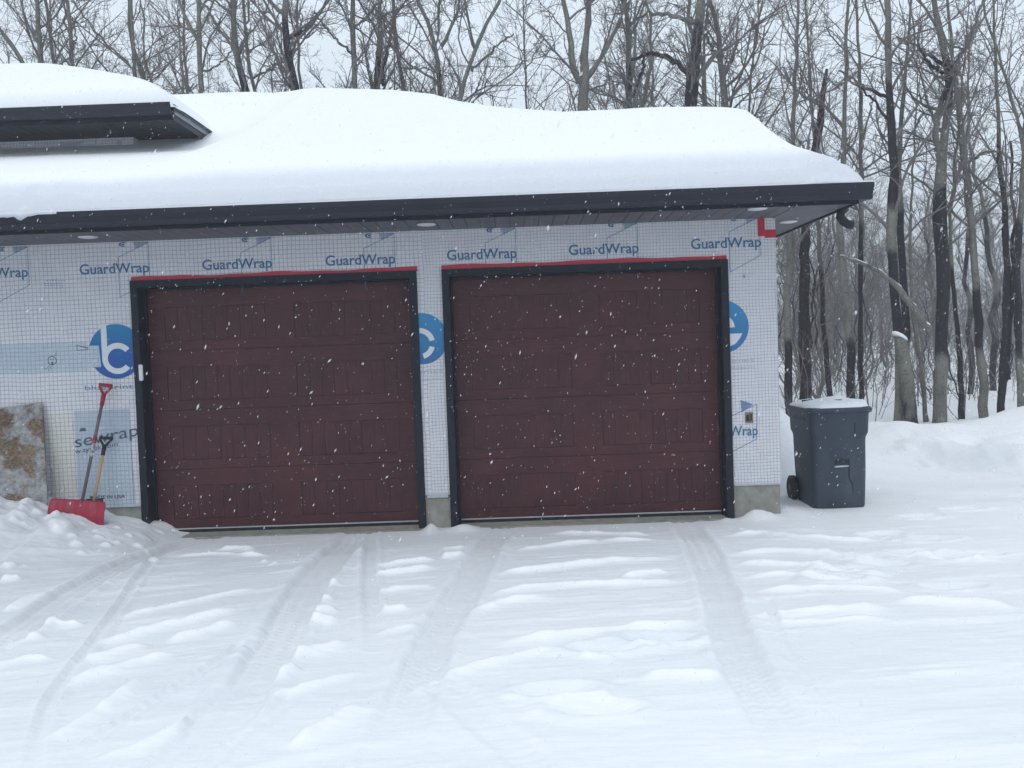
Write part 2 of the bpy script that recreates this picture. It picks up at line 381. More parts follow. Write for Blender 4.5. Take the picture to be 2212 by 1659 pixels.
def H0(x, y):
    """large shapes of the snow surface"""
    z = -.07*sstep(6.2, 7.2, x)*sstep(-6, -1, y)-.035*np.exp(-((x-7.6)/.9)**2-((y-.5)/.9)**2)-.062*sstep(-1.8, -.3, y)*sstep(.0, .6, x)*sstep(6.8, 6.2, x)*(y < .4)
    z = z+.05*vnoise(x*.35, y*.35, 3, 3)*sstep(.3, 2.5, -y+0*x)+.25*vnoise(x*.09, y*.09, 4, 2)*sstep(14, 30, y)
    m_ = np.interp(x, MX, MH)
    x = x+.12*vnoise(x*6, y*6, 14, 3)*(y > -.9); m_ = np.interp(x, MX, MH)*(1+.18*vnoise(x*8, y*8, 15, 3))
    fall = np.where(y > -.42, 1.0, np.exp(-((y+.42)/(.55+1.1*m_+.3*sstep(.3, -1.5, x)))**2))
    lump = 1+.55*vnoise(x*2.2, y*2.2, 8, 3)*sstep(-.3, -.9, y)
    z = z+m_*fall*lump*(y < .6)
    z = z+.06*sstep(.6, -1.5, x)*sstep(-.5, -1.2, y)*sstep(-4, -2, y)*(vnoise(x*3, y*3, 9, 3)+.3)
    # little drifts at the pier and the right corner
    z = z+.085*np.exp(-((x-3.10)/.06)**2-((y+.16)/.14)**2)+.06*np.exp(-((x-3.43)/.14)**2-((y+.14)/.12)**2)
    z = z+.10*np.exp(-((x-6.50)/.15)**2-((y+.14)/.13)**2)+.03*np.exp(-((x-6.2)/.05)**2-((y+.12)/.08)**2)
    z = z+.05*np.exp(-((x-6.95)/.25)**2-((y-.3)/.5)**2)
    # pile beside the side wall
    z = z+1.22*np.exp(-(np.abs(x-7.1)/.85)**2.2-((y-3.0)/.75)**2)+.35*np.exp(-((x-8.2)/.9)**2-((y-4.2)/1.1)**2)
    # ploughed bank in front of the trees
    amp = .21+.06*sstep(11, 13, x)+.20*sstep(12, 13.8, x)+.3*sstep(14, 19, x)
    z = z+amp*np.exp(-((y-6.8-.3*vnoise(x*.5, x*0, 5, 2))/1.3)**2)*sstep(7.6, 9.8, x)*(1+1.1*vnoise(x*.9, y*.9, 6, 4))
    # broken scuffed edge running towards the right
    yc = 3.9-.75*(x-9.5)
    z = z+.34*sstep(9.0, 10.5, x)*(sstep(-.45, .35, y-yc)-sstep(1.5, 5.0, y-yc))*(1+1.5*vnoise(x*1.5, y*1.5, 7, 4))
    z = z+.35*sstep(11, 16, x)*sstep(-3, 3, y)*sstep(12, 7, y)
    # wooded ground behind
    z = z+.25*vnoise(x*.22, y*.22, 12, 3)*sstep(9, 13, y)
    return z
def ground_full(X, Y):
    Z = H0(X, Y); packed = np.zeros(X.shape); dirt = np.zeros(X.shape); cut = np.zeros(X.shape)
    drive = sstep(-.2, -1.0, Y)*sstep(9.5, 7.0, X)
    packed += .10+.55*sstep(-7.5, -.8, Y)**1.5*sstep(8.5, 5.5, X)*sstep(.3, -.1, Y)+.16*sstep(4.5, 1.5, X)*sstep(0, -1, Y)
    packed += .5*np.clip(vnoise(X*.8+Y*.2, Y*1.6, 21, 3)+.05, 0, 1)
    for pl, hw, dep, dr in TRACKS:
        pts = [on_z(u, v)[:2] for u, v in pl]
        if pts[0][1] > -1.3:
            d0 = (pts[0]-pts[1]); d0 = d0/np.linalg.norm(d0); d0[1] = max(d0[1], .4); pts = [pts[0]+d0*((.5-pts[0][1])/d0[1])]+pts
        pts = np.array(pts); tt = np.linspace(0, len(pts)-1, len(pts)*5); pts = np.stack([np.interp(tt, np.arange(len(pts)), pts[:, i]) for i in (0, 1)], -1)
        for _ in range(6): pts[1:-1] = (pts[:-2]+2*pts[1:-1]+pts[2:])/4
        pts = list(pts)
        D, T, S, L = seg_dist(X, Y, pts, .5)
        end = (1-sstep(.75, 1.0, T)*.8)*(1-.0*T)
        wob = hw*(1+.5*vnoise(X*2.5, Y*2.5, 31, 3))
        ins = sstep(wob*1.1, wob*.92, D)*end
        door_ = .15+.85*sstep(-.15, -.8, Y); ins = ins*(.35+.65*door_); Z = Z-dep*ins*.9+door_*dep*.9*np.exp(-((D-hw*1.3)/(hw*.22+.01))**2)*end*(.6+1.5*np.clip(vnoise(X*2.2, Y*2.2, 33, 4)+.2, 0, 1))
        near = sstep(L, 0, T*L)
        tread = np.tanh(2.5*np.sin((T*L)*2*math.pi/.075+np.abs(D)/hw*2.6))*.5
        pt = np.clip(vnoise(X*1.5, Y*1.5, 35, 2)*3+.3, 0, 1); Z = Z+ins*.0075*tread*(hw > .09)*pt+ins*.009*np.sin(S*D/hw*9.5)*(hw > .1)*(.4+.6*pt)
        packed = np.maximum(packed, ins*(.74-.30*T)*min(1, dep/.02)**1.5); dirt = np.maximum(dirt, ins*dr*1.1*(1-T)**1.3); cut = np.maximum(cut, ins)
    for i, pl in enumerate(RIDGES):
        pts = [on_z(u, v)[:2] for u, v in pl]
        D, T, S, L = seg_dist(X, Y, pts, .3)
        w = .034+.016*(i % 3)/2; w = w*(1+1.1*vnoise(X*3, Y*3, 50+i % 5, 3)); D = D+.05*vnoise(X*4, Y*4, 57, 3)*np.minimum(D*8, 1)
        side = np.where(S > 0, .32, 1.5)          # steep far side, long near side
        r_ = np.exp(-(D/(w*side))**2)*sstep(0, .22, T)*sstep(1.0, .75, T)*(1-cut*.85)
        r_ = r_*(1+1.2*vnoise(X*5, Y*5, 61, 3))
        Z = Z+(.030+.010*(i % 2))*r_; packed = packed*(1-.9*np.clip(r_*1.5, 0, 1))
    # small wind ripples and blown streaks
    a = .35; xr = X*math.cos(a)+Y*math.sin(a); yr = -X*math.sin(a)+Y*math.cos(a)
    a2 = .12; xr2 = X*math.cos(a2)+Y*math.sin(a2); yr2 = -X*math.sin(a2)+Y*math.cos(a2)
    mixr = sstep(2.5, 4.5, X); n1 = vnoise(xr*1.0, yr*7.5, 71, 4, 2.1, .6); n2 = vnoise(xr2*.9, yr2*7.5, 73, 4, 2.1, .6)
    st = n1*(1-mixr)+n2*mixr; fade = sstep(-7, -4, Y)*.6+.4
    st = np.sign(st)*np.abs(st)**1.15*1.25; Z = Z+.040*drive*fade*(1-cut*.7)*np.maximum(st, -.05)+(.007*vnoise(X*9, Y*9, 72, 3)+.0035*vnoise(X*30, Y*30, 74, 2))*np.maximum(drive, .5*sstep(9, 5, Y))
    packed = packed-.55*np.clip(st, 0, .4)*drive
    # clods in the left heap and along the right bank
    cr = np.random.default_rng(5)
    spots = [(on_z(u, v, .12)[0], on_z(u, v, .12)[1], s) for u, v, s in [(135, 1165, .12), (118, 1155, .08), (60, 1150, .07), (165, 1172, .06), (40, 1165, .09), (230, 1165, .05), (20, 1210, .06), (280, 1150, .04), (300, 1156, .05), (255, 1146, .04), (318, 1162, .035), (75, 1120, .05), (110, 1112, .035), (570, 1187, .035), (592, 1190, .03), (1600, 1105, .03)]]
    spots += [(x, y, s) for x, y, s in zip(cr.uniform(9.5, 14, 40), cr.uniform(.5, 5, 40), cr.uniform(.04, .12, 40)) if abs(y-(3.9-.75*(x-9.5))) < 1.1]
    spots += [(x, y, s) for x, y, s in zip(cr.uniform(-1.6, .3, 26), cr.uniform(-1.5, -.4, 26), cr.uniform(.02, .05, 26))]
    for (x, y, s) in spots:
        m_ = (np.abs(X-x) < 3*s) & (np.abs(Y-y) < 3*s)
        if m_.any():
            d = np.hypot(X[m_]-x, (Y[m_]-y)*1.15)/s; ang = np.arctan2(Y[m_]-y, X[m_]-x)
            bl = 1-sstep(.6, 1.15, d*(1+.18*np.sin(3*ang+x*9)))
            Z[m_] += s*.6*bl*(1-.25*d); packed[m_] *= (1-.6*bl)
    # footprints / scuffs right of the drive
    for (u, v) in [(1860, 1190), (1905, 1205), (1965, 1180), (2060, 1190), (2110, 1185), (1900, 1140), (2010, 1150), (1830, 1225), (1810, 1245), (1300, 1400), (1200, 1495), (1290, 1535), (1420, 1380), (2050, 1255), (1990, 1100), (2080, 1085)]:
        x, y, _ = on_z(u, v); m_ = (np.abs(X-x) < .4) & (np.abs(Y-y) < .3)
        if m_.any():
            d = np.hypot((X[m_]-x)/.17, (Y[m_]-y)/.08)*(1+.5*vnoise(X[m_]*9, Y[m_]*9, 81, 2))
            Z[m_] += -.040*np.exp(-d**2)+.022*np.exp(-((d-1.6)/.45)**2); packed[m_] += .15*np.exp(-d**2)
    edge = sstep(-.6, -.05, Y)*sstep(.2, .5, X)*(1-sstep(6.6, 6.9, X))*sstep(.3, .1, Y)
    dirt = np.maximum(dirt, .30*edge)
    yc = 3.9-.75*(X-9.5); sc_ = sstep(9.3, 10.5, X)*np.exp(-((Y-yc+.15)/.55)**2)
    packed += sc_*(.5+1.6*vnoise(X*2.2, Y*2.2, 41, 3)); Z = Z+sc_*.10*vnoise(X*3.2, Y*3.2, 42, 3)
    packed += .35*np.exp(-((X-11)/3.0)**2-((Y-1.2)/1.6)**2)*(.6+1.5*vnoise(X*1.6, Y*3.5, 43, 3))
    far = sstep(9, 12, Y); packed = packed*(1-far)+.15*far
    return Z, np.clip(packed, 0, 1), np.clip(dirt, 0, 1)
def graded(a, b, step, lo, hi, g=1.12):
    c = list(np.arange(a, b+1e-6, step)); s = step; x = b
    up = []
    while x < hi: s *= g; x += s; up.append(x)
    s = step; x = a; dn = []
    while x > lo: s *= g; x -= s; dn.append(x)
    return np.array(dn[::-1]+c+up)
xs = graded(-1.9, 10.2, .021, -600, 620, 1.07); ys = graded(-6.4, .35, .019, -60, 900, 1.05)
GX, GY = np.meshgrid(xs, ys)
GZ, GP, GD = ground_full(GX, GY)
g = grid_mesh('snowy_ground', GX, GY, GZ, {'packed': GP, 'dirt': GD}, M['snow_ground']); tag(g, kind='structure')
def gz(x, y): return float(H0(np.array([[x]], float), np.array([[y]], float))[0, 0])

# ------------------------------------------------------------------ house
X2, X3, X4, XW = 3.021, 3.284, 6.287, 6.795
ZT, ZF, ZS = 2.675, .297, 3.088                   # trim top, foundation top, soffit
OV, XE = 1.0, 7.295                                # fascia plane y=-OV, side fascia x=XE
DEEP, XL = 7.0, -7.0
house = tag(empty('garage_house', (3.4, 0, 0)), 'unfinished attached garage in printed house wrap with two brown doors under a snow-loaded roof', 'house')
w = MB()
TW = .135
ox = [(0+.03, X2-.03), (X3+.03, X4-.03)]; ztop = ZT-.03
w.box((XL, 0, ZF), (ox[0][0], .18, ZS)); w.box((ox[0][1], 0, ZF), (ox[1][0], .18, ZS)); w.box((ox[1][1], 0, ZF), (XW, .18, ZS))
w.box((ox[0][0], 0, ztop), (ox[0][1], .18, ZS)); w.box((ox[1][0], 0, ztop), (ox[1][1], .18, ZS))
w.box((XW-.18, .18, ZF), (XW, DEEP, ZS)); w.box((XL, DEEP-.18, ZF), (XW-.18, DEEP, ZS)); w.box((XL, .18, ZF), (XL+.18, DEEP-.18, ZS))
wall = w.build('wall', M['wrap'], house)
f = MB()
f.box((XL, .012, -.5), (ox[0][0], .2, ZF-.002)); f.box((ox[0][1], .012, -.5), (ox[1][0], .2, ZF-.002)); f.box((ox[1][1], .012, -.5), (XW-.012, .2, ZF-.002))
f.box((XW-.2, .2, -.5), (XW-.012, DEEP, ZF-.002)); f.box((XL, DEEP-.2, -.5), (XW-.2, DEEP-.02, ZF-.002))
f.build('foundation', M['concrete'], house)
s_ = MB()
for a, b_ in ox: s_.box((a, -.10, -.3), (b_, .6, -.050), .01)
s_.build('sill', M['concrete'], house)
for a, b_ in (((X2+.02, -.006, ZF-.03), (X3-.02, .011, ZF+.01)), ((X4+.01, -.006, ZF-.014), (XW+.003, .011, ZF+.006)), ((XL, -.006, ZF-.016), (-.01, .011, ZF+.006))):
    lipm = MB(); lipm.box(a, b_); lipm.build('base_flashing', M['print_grey'], house)
def clip_open(o):
    """prints and laps end where the door openings were cut"""
    import bmesh
    off = wloc(o); bm = bmesh.new(); bm.from_mesh(o.data)
    for x in (.02, X2-.02, X3+.02, X4-.02, XW):
        bmesh.ops.bisect_plane(bm, geom=bm.verts[:]+bm.edges[:]+bm.faces[:], plane_co=(x-off.x, 0, 0), plane_no=(1, 0, 0))
    kill = []
    for f_ in bm.faces:
        c = f_.calc_center_median()+off
        if c.x > XW or (c.z < ZT and (.02 < c.x < X2-.02 or X3+.02 < c.x < X4-.02)) or c.z > ZS+1.0: kill.append(f_)
    bmesh.ops.delete(bm, geom=kill, context='FACES'); bm.to_mesh(o.data); bm.free()
    if len(o.data.polygons) == 0: bpy.data.objects.remove(o); return None
    return o

# garage doors
def garage_door(x0, x1, label):
    t = MB(); yo = -.028; fw = .078; YD = .195
    t.box((x0, yo, -.3), (x0+fw, YD+.06, ZT), .004); t.box((x1-fw, yo, -.3), (x1, YD+.06, ZT), .004)
    t.box((x0+fw, yo, ZT-.078), (x1-fw, YD+.06, ZT), .004)
    t.box((x0+fw, YD-.05, -.3), (x0+fw+.022, YD-.006, ZT-.078), .004); t.box((x1-fw-.022, YD-.05, -.3), (x1-fw, YD-.006, ZT-.078), .004)
    t.box((x0+fw+.022, YD-.05, ZT-.10), (x1-fw-.022, YD-.006, ZT-.078), .004)
    a, b_ = x0+fw, x1-fw; sec = .642; W = b_-a; ZL = -.036
    rails = MB(); pan = MB(); y = YD
    for k in range(4):
        z0 = ZL+.035+k*sec; z1 = z0+sec-.004+(.045 if k == 3 else 0); pz0 = z0+.10; pz1 = z0+.465
        px = [(a+.19, a+W*.5-.155), (a+W*.5+.155, b_-.19)]
        rails.box((a, y, z0), (b_, y+.035, pz0)); rails.box((a, y, pz1), (b_, y+.035, z1))
        xsn = [a, px[0][0], px[0][1], px[1][0], px[1][1], b_]
        for i in (0, 2, 4): rails.box((xsn[i], y, pz0), (xsn[i+1], y+.035, pz1))
        for (p0, p1) in px:
            n = 8; wd = (p1-p0-.010)/n
            for i in range(n): pan.box((p0+.005+i*wd+.0012, y+.002, pz0+.005), (p0+.005+(i+1)*wd-.0012, y+.03, pz1-.005), .0015)
            pan.box((p0+.001, y+.008, pz0+.001), (p1-.001, y+.035, pz1-.001))
    d = rails.build('garage_door', M['door_rail'], house); d['label'] = label
    pan.build('panel', M['door_panel'], d)
    bs = MB(); bs.box((a, y-.006, ZL+.020), (b_, y+.03, ZL+.033)); bs.build('bottom_strip', M['silver'], d)
    sb = MB(); sb.box((a, y-.002, ZL-.03), (b_, y+.028, ZL+.018), .004); sb.build('bottom_seal', M['rubber'], d)
    fr = t.build('door_trim', M['trim'], house)
    return d, fr
d1, f1 = garage_door(0, X2, 'left brown panelled garage door, beside the shovels')
d2, f2 = garage_door(X3, X4, 'right brown panelled garage door, beside the bare concrete corner')
inn = MB(); inn.box((-.2, .45, -.3), (6.5, .5, ZS)); inn.build('inner_partition', M['soffit_dark'], house)
# keypad on left trim
kp = MB(); p = on_y(305, 805, -.03); kp.box((p[0]-.022, -.046, p[2]-.085), (p[0]+.022, -.028, p[2]+.085), .006); kp.build('door_keypad', M['light_trim'], f1)
# red tape over the trims and at the corner
def tape(pts, hw, name='flashing_tape'):
    v = []; q = []
    for i, (x, z, h) in enumerate(pts): v += [(x, -.0065, z), (x, -.0065, z+h), (x, -.0005, z+h), (x, -.0005, z)]
    n = len(pts)
    for i in range(n-1):
        for j in range(4): q.append((i*4+j, i*4+(j+1) % 4, i*4+4+(j+1) % 4, i*4+4+j))
    q += [(0, 1, 2, 3), (n*4-4, n*4-1, n*4-2, n*4-3)]
    b_ = MB(); b_.add(v, q); return b_.build(name, M['red_tape'], house)
tape([(x, ZT-.01, .046+.006*math.sin(x*5)+.004*math.sin(x*13)) for x in np.linspace(.01, X2+.01, 30)], 0)
tape([(x, ZT-.01, .052+.005*math.sin(x*4)+.003*math.sin(x*11)) for x in np.linspace(X3, X4-.01, 30)], 0)
tp = MB(); a = on_y(1646, 508, 0); b_ = on_y(1677, 470, 0)
xa = on_y(1637, 500, 0)[0]; tp.box((xa, -.006, a[2]-.01), (xa+.072, -.001, ZS-.002)); tp.box((xa+.072, -.0055, a[2]-.03), (XW+.004, -.001, a[2]+.055)); tp.build('flashing_tape', M['red_tape'], house)
# outlet opening and nail scar right of the right door
def hole(u, v, w_, h_, name, m_):
    p = on_y(u, v, 0); k = MB(); k.box((p[0]-w_/2, -.008, p[2]-h_/2), (p[0]+w_/2, -.001, p[2]+h_/2)); return k.build(name, m_, wall)
hole(1618, 902, .085, .115, 'outlet_cutout', M['outlet']); 
q = on_y(1618, 902, 0); kk = MB(); kk.box((q[0]-.03, -.012, q[2]-.04), (q[0]-.005, -.008, q[2]+.03)); kk.box((q[0]+.004, -.012, q[2]-.045), (q[0]+.012, -.008, q[2]+.045)); kk.box((q[0]+.018, -.012, q[2]-.03), (q[0]+.028, -.008, q[2]+.04)); kk.build('cable_end', M['rubber'], wall)
hole(1607, 597, .008, .035, 'tear', M['print_dark'])

# patches of other wrap at the left
def patch(u0, v0, u1, v1, y, name, m_):
    a = on_y(u0, v0, 0); b_ = on_y(u1, v1, 0); k = MB(); k.box((a[0], -y, b_[2]), (b_[0], -.0004, a[2])); return k.build(name, m_, wall)
ZB = ZF
pA = patch(105, 894, 166, 1089, .004, 'wrap_patch', M['wrap_cream'])
pB = patch(160, 888, 290, 1094, .0065, 'wrap_patch', M['wrap_blue'])
pC = patch(-200, 752, 192, 802, .003, 'wrap_patch', M['wrap_teal'])
pE = patch(212, 958, 290, 1094, .009, 'wrap_patch', M['wrap_teal'])
for (u0, v0, u1) in ((916, 742, 960), (1574, 816, 1680), (-100, 870, 285)):
    a = on_y(u0, v0, 0); b2 = on_y(u1, v0, 0); sm = MB(); sm.box((a[0], -.0022, a[2]-.10), (min(b2[0], XW), -.0003, a[2])); clip_open(sm.build('wrap_lap', M['wrap'], wall))

# printed marks
deps = None
def text(s, u, v, width, height, m_, y=-.0035, name='lettering', parent=None, extra=.0, slant=0):
    """lower-left corner at photo position (u,v) on the wall"""
    cu = bpy.data.curves.new('t', 'FONT'); cu.body = s; cu.size = 1; cu.offset = extra
    o = bpy.data.objects.new('t', cu); COL.objects.link(o)
    dg = bpy.context.evaluated_depsgraph_get(); me = bpy.data.meshes.new_from_object(o.evaluated_get(dg))
    COL.objects.unlink(o); bpy.data.objects.remove(o)
    n = len(me.vertices); co = np.empty(n*3, np.float32); me.vertices.foreach_get('co', co); co = co.reshape(-1, 3)
    x0, x1 = co[:, 0].min(), co[:, 0].max(); cap = .73
    p = on_y(u, v, 0); par = parent or wall; off = wloc(par)
    X = p[0]+(co[:, 0]-x0)/(x1-x0)*width; Z = p[2]+co[:, 1]/cap*height+slant*(X-p[0])
    out = np.stack([X-off.x, np.full(n, y-off.y), Z-off.z], -1).astype(np.float32)
    me.vertices.foreach_set('co', out.ravel()); me.update(); me.name = name
    return clip_open(link_mesh(name, me, m_, par))
def strokes(lines, wd, m_, y=-.003, name='printed_line', parent=None):
    k = MB()
    for a, b_ in lines:
        a = np.array(a); b_ = np.array(b_); d = b_-a; L = np.hypot(*d)
        if L < 1e-6: continue
        nrm = np.array([-d[1], d[0]])/L*wd/2
        P = [a+nrm, b_+nrm, b_-nrm, a-nrm]; k.add([(p_[0], y, p_[1]) for p_ in P], [(0, 1, 2, 3)])
    return clip_open(k.build(name, m_, parent or wall))
PX = 1/204.8
def W2(u, v): p = on_y(u, v, 0); return (p[0], p[2])
marks = [(-88, 603), (173, 593), (438, 583), (704, 574), (966, 562), (1229, 551), (1493, 538)]
for (u, v) in marks:
    wdt = 150*PX
    text('GuardWrap', u, v, wdt, 22.5*PX, M['print_blue'], extra=.012)
    # house outline, its roof hatching and small emblem
    a = W2(u+82, v-37); top = W2(u+147, v-69); A = (a[0], a[1]); B = (top[0], top[1])
    xb = B[0]; lo1 = A[1]-.42; lo2 = B[1]-.43
    zl = []
    zl.append((A, (A[0], A[1]-.42))); zl.append((B, (B[0], B[1]-.40))); zl.append((A, B)); zl.append(((A[0], A[1]-.42), (B[0], B[1]-.40)))
    strokes(zl, .005, M['print_blue'])
    hat = []
    sl_ = (B[1]-A[1])/(B[0]-A[0])
    hx0 = A[0]+.17
    for i in range(22):
        c = -.16+i*.014
        # hatch lines descending to the right inside the wedge above the roof line
        x0 = hx0; z0 = A[1]+sl_*(x0-A[0])+.004; zt = B[1]+.01
        xs_ = hx0+i*.0072
        if xs_ < B[0]: hat.append(((xs_, zt), (min(xs_+.02, B[0]), max(A[1]+sl_*(xs_+.02-A[0]), A[1]))))
    strokes(hat, .0035, M['print_pale'], y=-.0026)
    k = MB(); ec = (A[0]+.06, B[1]-.010)
    for r0, r1, a0, a1 in ((.017, .030, 40, 300), (.0, .011, 0, 360)):
        n = 18
        for i in range(n):
            t0, t1 = R(a0+(a1-a0)*i/n), R(a0+(a1-a0)*(i+1)/n)
            k.add([(ec[0]+1.5*r1*math.cos(t0), -.003, ec[1]+.8*r1*math.sin(t0)), (ec[0]+1.5*r1*math.cos(t1), -.003, ec[1]+.8*r1*math.sin(t1)), (ec[0]+1.5*r0*math.cos(t1), -.003, ec[1]+.8*r0*math.sin(t1)), (ec[0]+1.5*r0*math.cos(t0), -.003, ec[1]+.8*r0*math.sin(t0))], [(0, 1, 2, 3)])
    k.build('emblem', M['print_blue'], wall)
text('GuardWrap', 1510, 944, 127*PX, 22.5*PX, M['print_blue'], extra=.012)
A = W2(1575, 901); A2 = W2(1575, 979); B = W2(1635, 873); B2 = W2(1635, 948)
strokes([(A, B), (B, B2), (B2, A2)], .005, M['print_blue'])
strokes([((B[0]-.17+i*.008, B[1]+.05-.003*i), (B[0]-.16+i*.008, A[1]+(B[1]-A[1])*(.35+.042*i))) for i in range(15)], .006, M['print_pale'], y=-.0026)
# round emblems
def arc_band(k, c, r0, r1, a0, a1, y, n=40):
    for i in range(n):
        t0, t1 = R(a0+(a1-a0)*i/n), R(a0+(a1-a0)*(i+1)/n)
        k.add([(c[0]+r_*math.cos(t), y, c[1]+r_*math.sin(t)) for r_, t in ((r1, t0), (r1, t1), (r0, t1), (r0, t0))], [(0, 1, 2, 3)])
def quad(k, pts, y): k.add([(x, y, z) for x, z in pts], [tuple(range(len(pts)))])
def disc(c, r, m_, a0=0, a1=360, y=-.003):
    k = MB(); arc_band(k, c, 0.0001, r, a0, a1, y, 64); return clip_open(k.build('emblem', m_, wall))
# left emblem, one disc with a white b and c
c = W2(251, 759); r = 59*PX; dd = disc(c, r, M['disc_left'])
k = MB(); y = -.0056
sx = c[0]-.12
quad(k, [(sx-.03, c[1]+r+.004), (sx+.03, c[1]+r+.004), (sx+.03, c[1]-.06), (sx-.03, c[1]-.075)], y)
cc = (c[0]+.015, c[1]-.075)
arc_band(k, cc, .105, .165, 38, 320, y-.0006)
k2 = MB(); quad(k2, [(c[0]-r-.004, c[1]+.07), (sx-.060, c[1]+.07), (sx-.045, c[1]-.16), (c[0]-r+.03, c[1]-.16), (c[0]-r-.004, c[1]-.12)], y+.0010); k2.build('wrap_patch', M['wrap_teal'], wall)
k.build('emblem_lettering', M['white_print'], wall)
# middle and right emblems
for (u, v, rr, kind) in ((912, 732, 55, 'c'), (1560, 706, 57, 'e')):
    c = W2(u, v); r = rr*PX; disc(c, r, M['disc_right'])
    k = MB()
    if kind == 'c':
        arc_band(k, (c[0]-.03, c[1]-.05), .11, .165, 12, 88, y); clip_open(k.build('emblem_lettering', M['white_print'], wall)); k = MB(); arc_band(k, (c[0]-.03, c[1]-.05), .11, .165, -75, -15, y)
    else:
        arc_band(k, (c[0]+.0, c[1]-.01), .0, .13, 0, 90, y); clip_open(k.build('emblem_lettering', M['white_print'], wall)); k = MB()
        quad(k, [(c[0]+.02, c[1]-.075), (c[0]+.21, c[1]-.075), (c[0]+.18, c[1]-.13), (c[0]+.13, c[1]-.185), (c[0]+.02, c[1]-.23)], y)
    clip_open(k.build('emblem_lettering', M['white_print'], wall))
text('blueprint homes', 184, 843, 190*PX, 11*PX, M['print_pale'])
text('blueprint homes', 785, 812, 172*PX, 11*PX, M['print_grey'])
text('www.blueprint', 860, 824, 96*PX, 6*PX, M['print_grey'])
text('blueprint homes', 1458, 788, 170*PX, 11*PX, M['print_grey'])
text('www.blueprint', 1540, 799, 90*PX, 6*PX, M['print_grey'])
text('sewrap', 163, 967, 140*PX, 27*PX, M['print_dark'], y=-.0100, slant=.16)
text('w.tyvek.com', 163, 980, 94*PX, 11*PX, M['print_dark'], y=-.0100, slant=.14)
text('MADE IN USA', 196, 1078, 76*PX, 8*PX, M['print_dark'], y=-.0100, extra=.02)
ln = []
for i, v in enumerate((1046, 1051, 1057, 1063)):
    u = 216
    while u < 282:
        n_ = 5+((u*7+i*3) % 9); ln.append((W2(u, v), W2(min(u+n_, 284), v-.2))); u += n_+3
strokes(ln, .006, M['print_grey'], y=-.0100)
k = MB(); quad(k, [W2(172, 932), W2(187, 931), W2(185, 924), W2(174, 925)], -.0074); k.build('printed_mark', M['print_dark'], wall)
ln = []
for i, v in enumerate((606, 612, 617, 622)):
    u = 96 if i else 100
    while u < 138: n_ = 3+((u*5+i*7) % 6); ln.append((W2(u, v), W2(u+n_, v))); u += n_+2
strokes(ln, .006, M['print_pale'])
# marker doodle and small wedge mark
k = MB(); c = W2(113, 779)
arc_band(k, c, .040, .049, 0, 360, -.0042); arc_band(k, (c[0]-.012, c[1]+.012), 0, .007, 0, 360, -.0044, 10); arc_band(k, (c[0]+.017, c[1]+.016), 0, .006, 0, 360, -.0044, 10)
arc_band(k, (c[0], c[1]-.024), 0, .013, 0, 360, -.0044, 12); k.build('marker_doodle', M['print_dark'], wall)
ln = [((c[0]-.03, c[1]-.05), (c[0]-.07, c[1]-.09)), ((c[0]-.02, c[1]-.055), (c[0]-.05, c[1]-.11)), ((c[0]-.01, c[1]-.055), (c[0]-.02, c[1]-.11)), ((c[0]-.07, c[1]-.09), (c[0]-.085, c[1]-.075)),
      ((c[0]+.025, c[1]+.05), (c[0]+.045, c[1]+.085)), ((c[0]+.035, c[1]+.045), (c[0]+.06, c[1]+.09)), ((c[0]+.045, c[1]+.085), (c[0]+.055, c[1]+.10))]
strokes(ln, .0035, M['print_dark'], y=-.0042, name='marker_doodle')
strokes([(W2(166, 746), W2(193, 752)), (W2(166, 746), W2(167, 757)), (W2(167, 757), W2(192, 755)), (W2(192, 755), W2(194, 750)), (W2(170, 747), W2(193, 753))], .006, M['print_dark'], y=-.0042, name='marker_doodle')

# soffit planks, fascia, gutter
def planks_y(x0, x1, y0, y1, z, pitch, m_, name, parent):
    k = MB(); x = x0
    while x < x1-1e-6:
        e = min(x+pitch, x1); k.box((x+.004, y0, z), (e-.004, y1, z+.012)); x = e
    k.box((x0, y0, z+.0125), (x1, y1, z+.03)); return k.build(name, m_, parent)
so1 = planks_y(XL, XW+.0, -OV, -.002, ZS, .145, M['soffit'], 'soffit', house)
k = MB(); y = -OV
while y < DEEP: k.box((XW+.002, y+.003, ZS), (XE, y+.065, ZS+.012)); y += .068
k.box((XW+.002, -OV, ZS+.0125), (XE, DEEP, ZS+.03)); so2 = k.build('soffit', M['soffit'], house)
k = MB(); k.box((XW-.03, -OV, ZS-.006), (XW+.02, -.002, ZS+.002)); k.build('soffit_channel', M['soffit'], house)
fa = MB()
fa.box((XL, -OV-.02, ZS-.02), (XE+.02, -OV, ZS+.16)); fa.box((XE, -OV, ZS-.02), (XE+.02, DEEP+.5, ZS+.16)); fa.build('fascia', M['trim'], house)
def gutter_prof(y, z):   # K-style, open top
    return [(y, z), (y-.075, z), (y-.085, z+.02), (y-.085, z+.05), (y-.118, z+.10), (y-.125, z+.13), (y-.125, z+.15), (y-.110, z+.15), (y-.110, z+.132), (y-.07, z+.05), (y-.07, z+.012), (y-.004, z+.012), (y-.004, z+.15), (y, z+.15)]
k = MB(); k.extrude_x(gutter_prof(-OV-.021, ZS+.012), XL, XE+.12); gut = k.build('gutter', M['gutter'], house)
k = MB(); P = gutter_prof(0, ZS+.012); k.extrude_y([(XE+.021-yy, zz) for yy, zz in P], -OV-.01, DEEP+.4); k.build('gutter', M['gutter'], house)
for cx_ in (): pass
